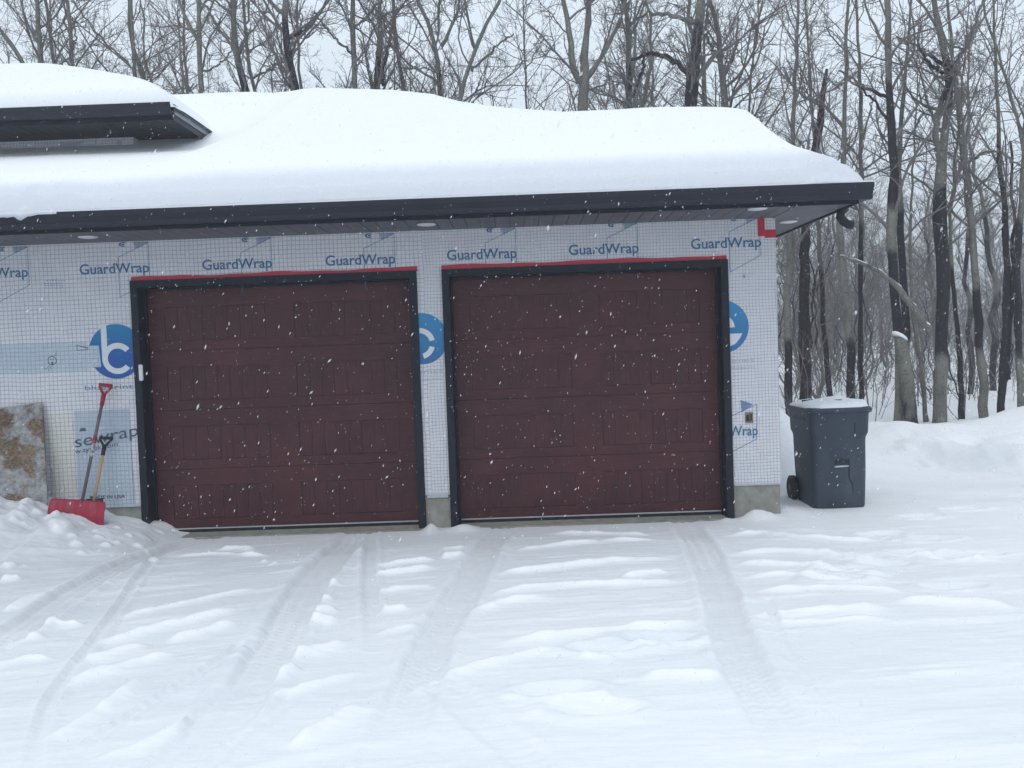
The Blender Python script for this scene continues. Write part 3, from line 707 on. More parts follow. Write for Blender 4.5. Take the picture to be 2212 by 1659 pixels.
# downspout elbow under the side gutter
k = MB(); p0 = np.array([XE+.055, -OV+.55, ZS+.02])
q = [on_y(1826, 447, -.5), on_y(1817, 458, -.5), on_y(1815, 468, -.5), on_y(1822, 478, -.5), on_y(1834, 485, -.5), on_y(1842, 486, -.5)]
q[0][2] = ZS+.015
k.tube(q, .045, 14); ds = k.build('downspout_elbow', M['gutter'], house)
k = MB(); k.tube([q[3]+[.02, -.01, .045], q[4]+[-.01, -.01, .05], q[5]+[-.02, -.01, .05]], [.012, .025, .01], 8); sc = tag(k.build('snow_clump', M['snow_bit']), 'small clump of snow caught on the black downspout elbow', 'snow')
# recessed lights
def can_light(u, v, par, plane_z=ZS):
    p = on_z(u, v, plane_z-.006); k = MB(); n = 24
    ring = lambda r_, z: [(p[0]+r_*math.cos(2*math.pi*i/n), p[1]+r_*math.sin(2*math.pi*i/n), z) for i in range(n)]
    k.loft([ring(.095, plane_z-.002), ring(.092, plane_z-.012), ring(.075, plane_z-.014), ring(.05, plane_z-.02)], True); return k.build('recessed_light', M['light_trim'], par)
can_light(190, 512, so1); can_light(921, 485, so1); can_light(1636, 451, so1); can_light(1703, 479, so2)

# ------- roofs
def RY(D): return D+CY
YE = -OV-.09
def roof_main(x, y, snow=True):
    d = y-YE                                          # distance behind the front eave
    A = .41*d
    w_ = sstep(-.05, 1.35, x)
    sp_ = lambda q: .35*np.log1p(np.exp(np.clip(q/.35, -30, 30)))
    B_ = .258*d+.46*sp_(d-4.55)
    rise = A*w_+B_*(1-w_)
    rr = np.interp(x, [-7, 0, .5, .9, 1.3, 2.4, 3.0, 3.4, 4.0, 4.7, 8], [6.3, 6.3, 6.1, 5.85, 5.35, 4.87, 4.4, 3.7, 3.05, 2.6, 2.72])
    cap = .41*rr*w_+(.258*rr+.46*np.maximum(0, rr-4.55))*(1-w_)
    over = np.maximum(0, d-rr)
    s = .10
    top = cap-.12*over
    rise = -s*np.log(np.exp(-rise/s)+np.exp(-top/s))+s*math.log(2)*np.exp(-np.abs(rise-top)/.3)*.5
    ex = XE+.06
    skirt = .13*np.clip((ex-x)/.5, 0, 1)+.03*np.clip(d, 0, 3)
    t = sstep(7.0, 6.72, x-.045*np.clip(d, 0, 3)+0*d)
    return rise*t+np.minimum(skirt, np.maximum(rise, 0)+.3)*(1-t)
def edge_depth(d, lip, full, L):
    return lip*sstep(-.005, .05, d)+(full-lip)*(1-np.exp(-np.maximum(d-.03, 0)/L))
ZG = ZS+.15
def snow_main(x, y):
    d = y-YE; dx = XE+.105-x
    left = sstep(.15, -.25, x)
    thick = edge_depth(d, .15+.03*left, .39, .34)
    side = edge_depth(dx, .03, .37, .34)
    thick = np.minimum(thick, side)
    z = ZG-.01+roof_main(x, y)+thick+.03*vnoise(x*.6, y*.6, 91, 3)*sstep(.2, 1, d)
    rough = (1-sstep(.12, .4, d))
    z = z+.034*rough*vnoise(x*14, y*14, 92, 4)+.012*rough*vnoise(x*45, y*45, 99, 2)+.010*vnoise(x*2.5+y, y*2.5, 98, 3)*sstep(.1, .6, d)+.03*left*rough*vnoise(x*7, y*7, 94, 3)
    # drop at the left corner lump
    lump = np.exp(-((x+.53)/.05)**2)*sstep(.35, .0, d)
    return z+.05*lump, np.clip(rough, 0, 1)
# dark sheathed roof body under the snow
xs2 = np.unique(np.concatenate([np.linspace(XL, 6.4, 60), np.linspace(6.4, XE+.02, 22)])); ys2 = np.linspace(-OV-.015, DEEP+.5, 60)
X, Y = np.meshgrid(xs2, ys2); Zr = ZG-.03+roof_main(X, Y)-.01
grid_mesh('roof', X, Y, Zr, {}, M['shingle'], house)
for o_ in [bpy.data.objects['roof']]:
    o_.data.vertices.foreach_set('co', (np.stack([X, Y, Zr], -1).reshape(-1, 3)-np.array([3.4, 0, 0])).astype(np.float32).ravel()); o_.data.update()
gp = MB(); gp.box((XW-.15, .0, ZS+.03), (XW-.05, DEEP, ZS+.3)); gp.build('wall_plate', M['soffit_dark'], house)
xs3 = np.concatenate([np.linspace(-4, 6.3, 330), np.linspace(6.32, XE+.12, 90)])
ys3 = np.concatenate([YE+np.array([-.035, -.03, -.015]), np.linspace(YE, YE+.9, 60), np.linspace(YE+.93, DEEP+.6, 130)])
X, Y = np.meshgrid(xs3, ys3); Z, RO = snow_main(X, Y)
left = sstep(.0, -.4, X); hang = (.012+.05*np.maximum(vnoise(X*9, X*0, 93, 3), -.1)+.05*np.exp(-((X+.53)/.05)**2))*left
jag = .012*vnoise(X*22, X*0, 95, 3)
Y[0] = -1.10; Z[0] = ZG-.004; Y[1] = -1.12-.052*left[0]+.02*jag[0]; Z[1] = ZG-.004-np.maximum(hang[0], 0)+jag[0]*(1-left[0]*.3)*.6; Y[2] = -1.115-.062*left[0]+jag[0]; Z[2] = ZG+.035+jag[0]
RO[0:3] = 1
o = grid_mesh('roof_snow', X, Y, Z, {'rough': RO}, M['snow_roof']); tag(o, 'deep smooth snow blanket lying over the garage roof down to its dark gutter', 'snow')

# upper block at the left with its own hipped roof
UZ, UG = 4.93, 5.115; UY = 2.40; UX = -.30           # soffit, gutter top, front eave y, side eave x
WX, WY = -1.19, 3.345
up = MB(); up.box((XL, WY, 3.2), (WX, WY+6, UZ))
upper = up.build('upper_wall', M['wrap'], house)
k = MB(); k.box((-1.42, WY-.004, 4.4), (-1.35, WY, UZ-.03)); k.build('wrap_lap', M['wrap_blue'], upper)
pw = on_y(178, 305, WY); 
k = MB(); quad(k, [(pw[0]-.30, UZ-.03), (pw[0]+.05, UZ-.03), (pw[0]-.30, 4.72)], WY-.005); k.build('emblem', M['wrap_blue'], upper)
planks_y(XL, WX, UY, WY-.002, UZ, .145, M['upper_soffit'], 'soffit', house)
k = MB(); y = UY
while y < 9.0: k.box((WX+.001, y+.004, UZ), (UX, y+.141, UZ+.012)); y += .145
k.box((WX+.001, UY, UZ+.0125), (UX, 9.2, UZ+.03)); k.build('soffit', M['upper_soffit'], house)
k = MB(); k.box((XL, UY-.02, UZ-.02), (UX+.02, UY, UG-.01)); k.box((UX, UY, UZ-.02), (UX+.02, 9.2, UG-.01)); k.build('fascia', M['trim'], house)
k = MB(); k.extrude_x(gutter_prof(UY-.021, UG-.15), XL, UX+.02); k.build('gutter', M['gutter'], house)
k = MB(); k.box((UX+.021, UY-.02, UG-.13), (UX+.034, 9.2, UG+.0)); k.box((UX+.034, UY-.02, UG-.06), (UX+.05, 9.2, UG-.045)); k.build('rake_trim', noisy('slate_metal', (.10, .13, .15), (.14, .17, .19), 6, .35, .5, .05), house)
def roof_up(x, y):
    a = .40*(y-UY); b_ = .40*(UX-x); s = .05
    m_ = -s*np.log(np.exp(-a/s)+np.exp(-b_/s)); c_ = 1.25-.0*x
    s = .06; return -s*np.log(np.exp(-np.minimum(m_, 5)/s)+np.exp(-c_/s))
X, Y = np.meshgrid(np.linspace(XL, UX+.06, 60), np.linspace(UY-.03, 9.2, 60)); Zr = UG-.04+np.maximum(roof_up(X, Y), -.06)
ro = grid_mesh('roof', X, Y, Zr, {}, M['shingle'], house)
ro.data.vertices.foreach_set('co', (np.stack([X, Y, Zr], -1).reshape(-1, 3)-np.array([3.4, 0, 0])).astype(np.float32).ravel()); ro.data.update()
xs4 = np.concatenate([np.linspace(XL, -1.2, 80), np.linspace(-1.17, UX+.08, 50)]); ys4 = np.concatenate([[UY-.118, UY-.116], np.linspace(UY-.112, UY+1, 50), np.linspace(UY+1.03, 9.2, 60)])
X, Y = np.meshgrid(xs4, ys4); d = Y-(UY-.12); dx = UX+.08-X
th = np.minimum(edge_depth(d, .05, .36, .28), edge_depth(dx, .02, .36, .30))
Z = UG-.02+np.maximum(roof_up(X, Y), -.05)+th+.02*vnoise(X*.8, Y*.8, 97, 3)
Z[0] -= .0
rough = (1-sstep(.05, .3, d))*.6
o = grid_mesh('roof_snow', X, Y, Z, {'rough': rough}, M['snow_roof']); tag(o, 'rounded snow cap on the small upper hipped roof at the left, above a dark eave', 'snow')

# ------------------------------------------------------------------ things against the wall
def rot_about(pts, c, ang_x=0, ang_y=0, ang_z=0):
    Mx = Matrix.Rotation(ang_z, 3, 'Z') @ Matrix.Rotation(ang_y, 3, 'Y') @ Matrix.Rotation(ang_x, 3, 'X'); c = Vector(c)
    return [tuple(c+Mx @ (Vector(p)-c)) for p in pts]
tr = on_y(90, 869, -.05); br = on_y(108, 1100, -.30)
k = MB(); dz = tr[2]-0; n = 14
front = []
W_ = 1.22
pts = [(br[0]+.01, -.36, -.05), (tr[0], -.045, tr[2])]
tl = (tr[0]-W_, -.045, tr[2]-.14)
bl = (br[0]-W_, -.36, -.12)
P = np.array([pts[0], pts[1], tl, bl]); nrm = np.array([0, -.96, .27])*-.011
vs = [tuple(p) for p in P]+[tuple(p+nrm) for p in P]
k.add(vs, [(0, 1, 2, 3), (7, 6, 5, 4), (0, 4, 5, 1), (1, 5, 6, 2), (2, 6, 7, 3), (3, 7, 4, 0)])
o = k.build('particle_board_sheet', M['osb']); tag(o, 'weathered particle board sheet with pale peeling patches leaning on the wall at the far left', 'board')

def shovel(name, label, blade_m, shaft_m, grip_m, base, top, bw, bh, gw, gh, sr, label_band):
    e = tag(empty(name, (base[0], base[1], 0)), label, 'shovel')
    base = np.array(base); top = np.array(top); ax = top-base; L = np.linalg.norm(ax); ax /= L
    lat = np.array([1, 0, 0.])-ax*ax[0]; lat /= np.linalg.norm(lat); nor = np.cross(lat, ax)
    k = MB(); k.tube([base-ax*.05, base+ax*(L*.5), top-ax*gh*.75], sr, 12); k.build('shaft', shaft_m, e)
    g_ = MB(); a0 = top-ax*gh*1.45; a1 = top-ax*gh*.72
    g_.tube([a0, a1], [sr*1.3, sr*1.45], 12)
    t1 = top-lat*gw/2; t2 = top+lat*gw/2
    g_.tube([a1, a1-lat*gw*.30+ax*gh*.32, t1-ax*gh*.18, t1], [sr*1.0, sr*.85, sr*.85, sr*.9], 10)
    g_.tube([a1, a1+lat*gw*.30+ax*gh*.32, t2-ax*gh*.18, t2], [sr*1.0, sr*.85, sr*.85, sr*.9], 10)
    g_.tube([t1-lat*sr*.6, t2+lat*sr*.6], sr*1.05, 12)
    g_.build('grip', grip_m, e)
    return e, base, ax, lat, nor
BZ = on_y(178, 1078, -.42)[2]
sb_ = on_y(178, 1080, -.40); st = on_y(228.5, 832, -.10)
e, base, ax, lat, nor = shovel('snow_shovel', 'red snow pusher with a brown shaft and red D grip leaning on the wrap', M['red_plastic'], M['handle_brown'], M['red_plastic'], sb_, st, .59, .27, .115, .15, .0165, True)
k = MB(); i0 = base+ax*.50*(np.linalg.norm(st-sb_)); k.tube([base+ax*.59, base+ax*.66], .0195, 12); k.build('red_band', M['red_plastic'], e)
k = MB(); k.tube([base+ax*.45, base+ax*.59], .0180, 12); k.build('sticker', noisy('sticker', (.5, .5, .52), (.12, .1, .12), 25, .5, .4, 0), e)
# blade: wide, gently curved scoop, rim folded at the ends
tlp = on_y(109, 1077, -.42); trp = on_y(230, 1084, -.42)
NU, NV = 30, 12; vs = []; fs = []
for lay in (0, 1):
    for j in range(NV+1):
        for i in range(NU+1):
            s = i/NU; t = j/NV
            x = tlp[0]+(trp[0]-tlp[0])*s; zt = tlp[2]+(trp[2]-tlp[2])*s
            rc = .035; 
            if t < .15: x = (x-(tlp[0]+trp[0])/2)*(1-.05*(1-t/.15)**2)+(tlp[0]+trp[0])/2
            z = zt-.30*t; bow = -.05*math.sin(math.pi*min(t*1.1, 1))-.10*t**2
            ends = -.035*(abs(2*s-1)**6)
            rib = .006*math.cos(2*math.pi*s*5)
            vs.append((x, -.40+bow+ends+rib+lay*.007, z+.02*math.exp(-((s-.55)/.04)**2)*(1-t)))
o_ = (NU+1)*(NV+1)
for j in range(NV):
    for i in range(NU):
        a = j*(NU+1)+i; fs.append((a, a+1, a+NU+2, a+NU+1)); fs.append((a+o_, a+NU+1+o_, a+NU+2+o_, a+1+o_))
for i in range(NU): fs.append((i, i+o_, i+1+o_, i+1)); b0 = NV*(NU+1)+i; fs.append((b0, b0+1, b0+1+o_, b0+o_))
for j in range(NV): a = j*(NU+1); fs.append((a, a+NU+1, a+NU+1+o_, a+o_)); a += NU; fs.append((a, a+o_, a+NU+1+o_, a+NU+1))
k = MB(); k.add(vs, fs, True); k.build('blade', M['red_plastic'], e)
sb2 = on_y(203, 1082, -.33); st2 = on_y(229, 946, -.10)
e2, base, ax, lat, nor = shovel('coal_shovel', 'short shovel with pale wooden shaft and black D grip behind the red blade', M['black_plastic'], M['handle_wood'], M['black_plastic'], sb2, st2, .2, .25, .115, .13, .0155, False)
vs = []; fs = []; NU, NV = 14, 10; cxb = on_y(202, 1080, -.33)
for lay in (0, 1):
    for j in range(NV+1):
        for i in range(NU+1):
            s = i/NU*2-1; t = j/NV
            vs.append((cxb[0]+s*.088*(1 if t < .7 else 1-.25*(t-.7)/.3), -.335+.035*s*s-.05*t+lay*.005, cxb[2]+.012-.30*t))
o_ = (NU+1)*(NV+1)
for j in range(NV):
    for i in range(NU):
        a = j*(NU+1)+i; fs.append((a, a+1, a+NU+2, a+NU+1)); fs.append((a+o_, a+NU+1+o_, a+NU+2+o_, a+1+o_))
for i in range(NU): fs.append((i, i+o_, i+1+o_, i+1))
k = MB(); k.add(vs, fs, True); k.build('blade', M['black_plastic'], e2)

# ------------------------------------------------------------------ wheeled bin
bx, by, bzg, BROT = 7.60, .95, -.105, R(1.5)
bn = tag(empty('wheeled_bin', (bx, by, bzg)), 'dark blue-grey wheeled refuse bin with a snow-dusted lid beside the garage corner', 'bin')
def rrect(cx, cy, z, hx, hy, r_, n=6):
    out = []
    for (sx, sy, a0) in ((1, 1, 0), (-1, 1, 90), (-1, -1, 180), (1, -1, 270)):
        for i in range(n+1):
            a = R(a0+90*i/n); out.append((cx+sx*(hx-r_)+r_*math.cos(a), cy+sy*(hy-r_)+r_*math.sin(a), z))
    return out
def bz(z): return bzg+z
rings = []
prof = [(0.0, .285, .31, .06, -.03), (.03, .295, .328, .07, -.03), (.20, .302, .350, .08, -.02), (.45, .308, .368, .08, -.01), (.76, .310, .385, .085, 0), (.80, .314, .390, .085, 0), (.85, .330, .408, .075, 0), (1.06, .337, .418, .075, 0), (1.072, .345, .425, .075, 0), (1.09, .345, .425, .075, 0)]
for z, hx, hy, r_, dy in prof: rings.append(rrect(bx, by+dy, bz(z), hx, hy, r_))
k = MB(); k.loft(rings); body = k.build('body', M['bin'], bn)
bm_ = body.modifiers.new('b', 'BEVEL'); bm_.width = .008; bm_.segments = 2; bm_.limit_method = 'ANGLE'; bm_.angle_limit = R(35)
k = MB(); lr = []
for z, hx, hy in ((1.080, .364, .448), (1.112, .370, .455), (1.135, .358, .443), (1.152, .30, .38), (1.160, .2, .25)): lr.append(rrect(bx, by-.005, bz(z), hx, hy, .09))
k.loft(lr); lid = k.build('lid', M['bin'], bn)
for sx_ in (-.20, .20):
    k = MB(); k.box((bx+sx_-.05, by+.41, bz(1.06)), (bx+sx_+.05, by+.50, bz(1.15)), .012); k.build('lid_hinge', M['black_plastic'], lid)
k = MB(); k.tube([(bx-.26, by+.10, bz(1.14)), (bx-.26, by+.10, bz(1.195)), (bx-.14, by+.10, bz(1.20)), (bx-.14, by+.10, bz(1.15))], .010, 8); k.build('lid_grip', M['black_plastic'], lid)
k = MB(); k.box((bx-.08, by-.02, bz(1.145)), (bx+.17, by+.035, bz(1.200)), .008); k.build('lid_rib', M['black_plastic'], lid)
k = MB(); k.tube([(bx-.29, by+.40, bz(1.03)), (bx-.31, by+.475, bz(1.085)), (bx-.26, by+.50, bz(1.09)), (bx+.26, by+.50, bz(1.09)), (bx+.31, by+.475, bz(1.085)), (bx+.29, by+.40, bz(1.03))], .016, 10); k.build('handle', M['bin'], bn)
k = MB(); k.box((bx-.340, by-.2, bz(.99)), (bx-.333, by+.2, bz(1.02)), .001); k.build('side_rib', M['black_plastic'], body)
yf = by-.388
k = MB(); k.box((bx-.065, yf+.002, bz(.505)), (bx+.085, yf+.04, bz(.565)), .006); k.build('pocket', M['black_plastic'], body)
k = MB(); k.tube([(bx-.075, yf-.002, bz(.478)), (bx+.085, yf-.002, bz(.480))], .011, 10); k.build('catch_bar', M['silver'], body)
k = MB(); k.tube([(bx+.095, yf+.006, bz(.56)), (bx+.098, yf+.016, bz(.34)), (bx+.135, yf+.020, bz(.27)), (bx+.138, yf+.038, bz(.05))], .009, 8); k.build('crease', M['black_plastic'], body)
k = MB(); k.tube([(bx+.16, by-.415, bz(.96)), (bx+.16, by-.406, bz(.84))], .006, 8); k.build('crease', M['black_plastic'], body)
for sx_ in (-1, 1):
    k = MB(); n = 28; c = (bx+sx_*.335, by+.30, bz(.150)); rr = []
    for xx, r_ in ((-.034, .05), (-.034, .132), (-.024, .150), (.024, .150), (.034, .132), (.034, .05)):
        rr.append([(c[0]+xx, c[1]+r_*math.cos(2*math.pi*i/n), c[2]+r_*math.sin(2*math.pi*i/n)) for i in range(n)])
    k.loft(rr); wh = k.build('wheel', M['rubber'], bn)
    k = MB(); rr = [[(c[0]+sx_*xx, c[1]+r_*math.cos(2*math.pi*i/20), c[2]+r_*math.sin(2*math.pi*i/20)) for i in range(20)] for xx, r_ in ((.031, .046), (.036, .040), (.038, .015))]
    k.loft(rr); k.build('hub', M['bin'], wh)
k = MB(); k.tube([(bx-.31, by+.30, bz(.15)), (bx+.31, by+.30, bz(.15))], .012, 10); k.build('axle', M['silver'], bn)
bn.rotation_euler = (0, 0, BROT)
X, Y = np.meshgrid(np.linspace(-1, 1, 70), np.linspace(-1, 1, 70))
sx, sy = X*.362, Y*.447
edge = np.clip(1-np.power(np.abs(X)**5+np.abs(Y)**5, 1/5), 0, 1)
h = .010+.048*np.sqrt(np.minimum(edge/.10, 1))*(.75+.9*vnoise(X*2+5, Y*2+3, 101, 3))*(1+.45*X)
h = np.where(edge <= 0, -.03, h)
h = h-.06*np.exp(-((sy+.0)/.045)**2)*sstep(-.14, -.06, sx)*sstep(.24, .14, sx)*(.6+vnoise(X*9, Y*9, 102, 2))-.05*np.exp(-((sx+.2)/.09)**2-((sy-.1)/.06)**2)
Zl = 1.128+.03*(edge/.3).clip(0, 1)+h+.006*vnoise(X*12, Y*12, 103, 2)
o = grid_mesh('lid_snow', sx, sy, Zl, {'rough': X*0+.5}, M['snow_roof']); tag(o, 'thin uneven layer of snow on the lid of the wheeled bin', 'snow')
o.location = (bx, by, bzg); o.rotation_euler = (0, 0, BROT)

# ------------------------------------------------------------------ trees
def tubes_np(paths, radii, sides):
    """paths (N,K,3), radii (N,K) -> verts, quads"""
    N, K, _ = paths.shape
    t = np.empty_like(paths); t[:, 1:-1] = paths[:, 2:]-paths[:, :-2]; t[:, 0] = paths[:, 1]-paths[:, 0]; t[:, -1] = paths[:, -1]-paths[:, -2]
    t /= np.linalg.norm(t, axis=-1, keepdims=True)+1e-9
    ref = np.array([.31, .95, .05]); a = np.cross(t, ref); a /= np.linalg.norm(a, axis=-1, keepdims=True)+1e-9; b_ = np.cross(t, a)
    an = 2*np.pi*np.arange(sides)/sides
    v = paths[:, :, None]+radii[:, :, None, None]*(np.cos(an)[None, None, :, None]*a[:, :, None]+np.sin(an)[None, None, :, None]*b_[:, :, None])
    idx = np.arange(N*K*sides).reshape(N, K, sides); nx = np.roll(idx, -1, axis=2)
    q = np.stack([idx[:, :-1], nx[:, :-1], nx[:, 1:], idx[:, 1:]], -1).reshape(-1, 4)
    return v.reshape(-1, 3), q
def grow(rg_, starts, dirs, lens, r0, K, wander, up, tip=.35):
    N = len(starts); P = np.empty((N, K, 3)); P[:, 0] = starts; d = dirs/np.linalg.norm(dirs, axis=1, keepdims=True)
    for i in range(1, K):
        d = d+rg_.normal(0, wander, (N, 3)); d[:, 2] += up; d /= np.linalg.norm(d, axis=1, keepdims=True)
        P[:, i] = P[:, i-1]+d*(lens/(K-1))[:, None]
    rad = r0[:, None]*np.linspace(1, tip, K)[None]
    return P, rad
def children(rg_, P, rad, n, t0, t1, ang, lenf, lens, rf, rmin):
    N, K, _ = P.shape; idx = np.repeat(np.arange(N), n); t = rg_.uniform(t0, t1, len(idx))*(K-1); i = np.minimum(t.astype(int), K-2); f = (t-i)[:, None]
    s = P[idx, i]*(1-f)+P[idx, i+1]*f; d = P[idx, i+1]-P[idx, i]; d /= np.linalg.norm(d, axis=1, keepdims=True)+1e-9
    rnd = rg_.normal(0, 1, (len(idx), 3)); rnd -= d*(rnd*d).sum(1)[:, None]; rnd /= np.linalg.norm(rnd, axis=1, keepdims=True)+1e-9
    a = rg_.normal(ang, .22, len(idx))[:, None]; dd = d*np.cos(a)+rnd*np.sin(a)
    L = lens[idx]*lenf*rg_.uniform(.6, 1.25, len(idx))*(1.1-.5*t/(K-1)); rr = np.maximum(rad[idx, i]*rf, rmin)
    return s, dd, L, rr
def crown_mesh(rg_, mains, dens=1.0, spread=1.0, thin=False):
    """mains: list of (path Kx3, radius K, t0) to carry branches"""
    V = []; Q = []; n0 = 0
    def put(P, rad, sides):
        nonlocal n0
        v, q = tubes_np(P, rad, sides); V.append(v); Q.append(q+n0); n0 += len(v)
    for path, rad, t0 in mains:
        ln = np.linalg.norm(np.diff(path, axis=0), axis=1).sum()
        nb = max(2, int(dens*ln*(1-t0)*2.9))
        P = path[None]; Rr = rad[None]
        s, d, L, rr = children(rg_, P, Rr, nb, t0, .99, .80, 1, np.array([1.0]), .45, .011)
        L = rg_.uniform(1.0, 2.7, nb)*spread*np.clip(ln/6, .5, 1.15); rr = np.minimum(rr, .010+.010*L)
        P1, R1 = grow(rg_, s, d, L, rr, 8, .17, .07); put(P1, R1, 5)
        s, d, L2, rr = children(rg_, P1, R1, 6, .15, 1.0, .75, .46, L, .62, .006); P2, R2 = grow(rg_, s, d, L2, rr, 6, .20, .06); put(P2, R2, 3)
        s, d, L3, rr = children(rg_, P2, R2, 4 if not thin else 3, .15, 1.0, .75, .5, L2, .7, .0042); P3, R3 = grow(rg_, s, d, L3, rr, 4, .22, .06, .6); put(P3, R3, 3)
        s, d, L4, rr = children(rg_, P3, R3, 2, .3, 1.0, .8, .5, L3, .8, .0036); P4, R4 = grow(rg_, s, d, L4, rr, 3, .2, .08, .8); put(P4, R4, 3)
    return np.concatenate(V), np.concatenate(Q)
def smooth_path(pts, K, rg_=None, jit=0):
    pts = np.array(pts, float); d = np.r_[0, np.cumsum(np.linalg.norm(np.diff(pts[:, :3], axis=0), axis=1))]; t = np.linspace(0, d[-1], K)
    out = np.stack([np.interp(t, d, pts[:, i]) for i in range(pts.shape[1])], -1)
    for _ in range(2): out[1:-1] = (out[:-2]+2*out[1:-1]+out[2:])/4
    if jit: out[1:-1, :3] += rg_.normal(0, jit, (K-2, 3))
    return out
def make_tree(name, label, trunks, dark, seed, dens=1.0, group=None, spread=1.0, cat='tree', t0s=.25, crown=True, thin=False):
    """trunks: list of arrays (K,4) world x,y,z,r. First one reaches the ground."""
    rg_ = np.random.default_rng(seed)
    base = trunks[0][0, :3].copy()
    e = tag(empty(name, tuple(base)), label, cat, group)
    V = []; Q = []; D = []; n0 = 0; mains = []
    for i, t in enumerate(trunks):
        P = t[:, :3]-base; rad = t[:, 3]*(1+.07*rg_.normal(0, 1, len(t)))
        v, q = tubes_np(P[None], rad[None], 10 if i == 0 else 8); V.append(v); Q.append(q+n0); n0 += len(v)
        zz = t[:, 2]; dk = np.zeros(len(t))
        for (za, zb) in dark: dk = np.maximum(dk, sstep(za-.35, za+.15, zz)*sstep(zb+.5, zb-.1, zz))
        D.append(np.repeat(dk, 10 if i == 0 else 8)); mains.append((P, rad, t0s if i == 0 else .1))
    tk = quad_mesh('trunk', np.concatenate(V), np.concatenate(Q), {'dark': np.concatenate(D)}, M['bark'], e)
    if crown:
        v, q = crown_mesh(rg_, mains, dens, spread, thin); quad_mesh('crown', v, q, {}, M['twig'], e)
    return e
def pix_trunk(pts, y, ground=True, extend=True, K=26, seed=0, jit=.015, taper_up=4.0):
    """pts: photo (u, v, width px) from bottom to top at depth plane y"""
    out = []
    for u, v, w_ in pts:
        p = on_y(u, v, y); out.append([p[0], y, p[2], w_/2/FPX*(y-CY)])
    out = np.array(out)
    if ground:
        z = gz(out[0, 0], y)-.15
        if out[0, 2] > z:
            n = out[0].copy(); n[2] = z; n[3] *= 1.15
            if len(out) > 1:
                sl = (out[1, 0]-out[0, 0])/max(out[1, 2]-out[0, 2], .1); n[0] -= np.clip(sl, -.15, .15)*(out[0, 2]-z)*.6
            out = np.vstack([n, out])
    if extend:
        d = out[-1, :3]-out[-2, :3]; d /= np.linalg.norm(d)
        for s in (.5, 1.0):
            q = np.r_[out[-1, :3]+(d*.7+np.array([0, 0, .3]))*taper_up*.5, out[-1, 3]*.55]
            out = np.vstack([out, q])
    rg_ = np.random.default_rng(seed+99)
    return smooth_path(out, K, rg_, jit)
T = []
def zat(u, v, y): return on_y(u, v, y)[2]
def tree(label, y, main, limbs=(), dark_v=(), dens=1.0, name='bare_tree', extend=True, up=4.0, spread=1.0, crown=True, t0=.3, group=None, cat='tree'):
    seed = len(T)+11; tr_ = [pix_trunk(main, y, True, extend, 30, seed, .012, up)]
    ys = np.random.default_rng(seed).normal(0, .25, len(limbs))
    for i, lb in enumerate(limbs):
        ex = lb[-1][1] <= 5
        P = pix_trunk(lb, y, False, ex, 18, seed+i, .02, 3.0)
        P[:, 1] += np.linspace(0, 1, len(P))*ys[i]*3
        tr_.append(P)
    dk = [(zat(main[0][0], b_, y), zat(main[0][0], a, y)) for a, b_ in dark_v]
    e = make_tree(name, label, tr_, dk, seed, dens, group, spread, cat, t0, crown); T.append(e); return e
# --- above the roof, left to right
tree('slender bare tree leaning out over the far left end of the upper roof', 14.5, [(64, 133, 7), (34, 111, 7), (0, 67, 6)], [], [], .8, up=3)
tree('straight grey bare tree above the upper snow roof, thickest of the far left cluster', 14, [(89, 131, 11), (83, 67, 10), (79, 0, 9)], [[(86, 100, 5), (60, 60, 4), (45, 0, 3)]], [], 1)
tree('thin bare tree just right of the thickest trunk in the far left cluster', 15.5, [(116, 131, 7), (108, 67, 7), (98, 0, 6)], [], [], .9)
tree('two-stemmed bare tree above the upper roof, rightmost of the far left cluster', 14.2, [(155, 135, 9), (153, 84, 8), (155, 44, 8), (145, 0, 7)], [[(153, 84, 5), (135, 57, 5), (133, 0, 4)], [(157, 108, 4), (178, 90, 3.5), (186, 60, 3)]], [], .9)
tree('bare tree with a long limb reaching up left above the sloping upper roof', 14.4, [(293, 165, 8), (286, 101, 8), (285, 0, 7)], [[(290, 148, 5), (232, 91, 4), (205, 50, 4), (189, 15, 3)]], [], .9)
tree('straight bare tree with a steep left limb above the dark upper eave corner', 13, [(437, 199, 12), (430, 101, 11), (430, 0, 9)], [[(430, 91, 8), (404, 50, 7), (391, 0, 6)], [(433, 160, 5), (470, 130, 4), (490, 95, 3)]], [], 1)
tree('thin straight bare tree left of the tree with the steep left limb', 17, [(405, 195, 5), (398, 120, 5), (396, 60, 4), (398, 0, 4)], [], [], .8)
tree('dark-barked bare tree bending left near the dip where the two snow roofs meet', 13, [(537, 197, 17), (522, 165, 16), (509, 135, 14), (502, 67, 12), (504, 0, 10)], [[(506, 110, 7), (475, 60, 6), (440, 10, 5)], [(512, 140, 7), (540, 90, 5), (560, 30, 4)]], [(160, 260)], 1)
tree('grey bare stem directly right of the dark-barked tree that bends left', 15.5, [(552, 195, 8), (535, 140, 8), (528, 60, 6), (525, 0, 6)], [[(545, 170, 6), (600, 145, 4), (640, 110, 3)]], [], .8)
tree('thick black-barked crooked tree above the left garage door', 13, [(640, 194, 20), (631, 165, 20), (620, 118, 17), (612, 67, 15), (617, 0, 12)], [[(613, 30, 9), (600, 15, 8), (575, 0, 7)], [(617, 84, 7), (640, 61, 6), (660, 20, 5)]], [(60, 270)], .9)
tree('slim straight bare tree just right of the thick black-barked crooked tree', 16, [(650, 194, 6), (646, 120, 6), (640, 60, 5), (643, 0, 4)], [], [], .8)
tree('straight grey bare tree standing clear above the left rise of the main snow roof', 13.5, [(768, 188, 13), (763, 92, 12), (761, 0, 10)], [[(764, 120, 6), (735, 100, 5), (700, 60, 4)], [(766, 60, 5), (800, 45, 5), (840, 25, 4)]], [], 1)
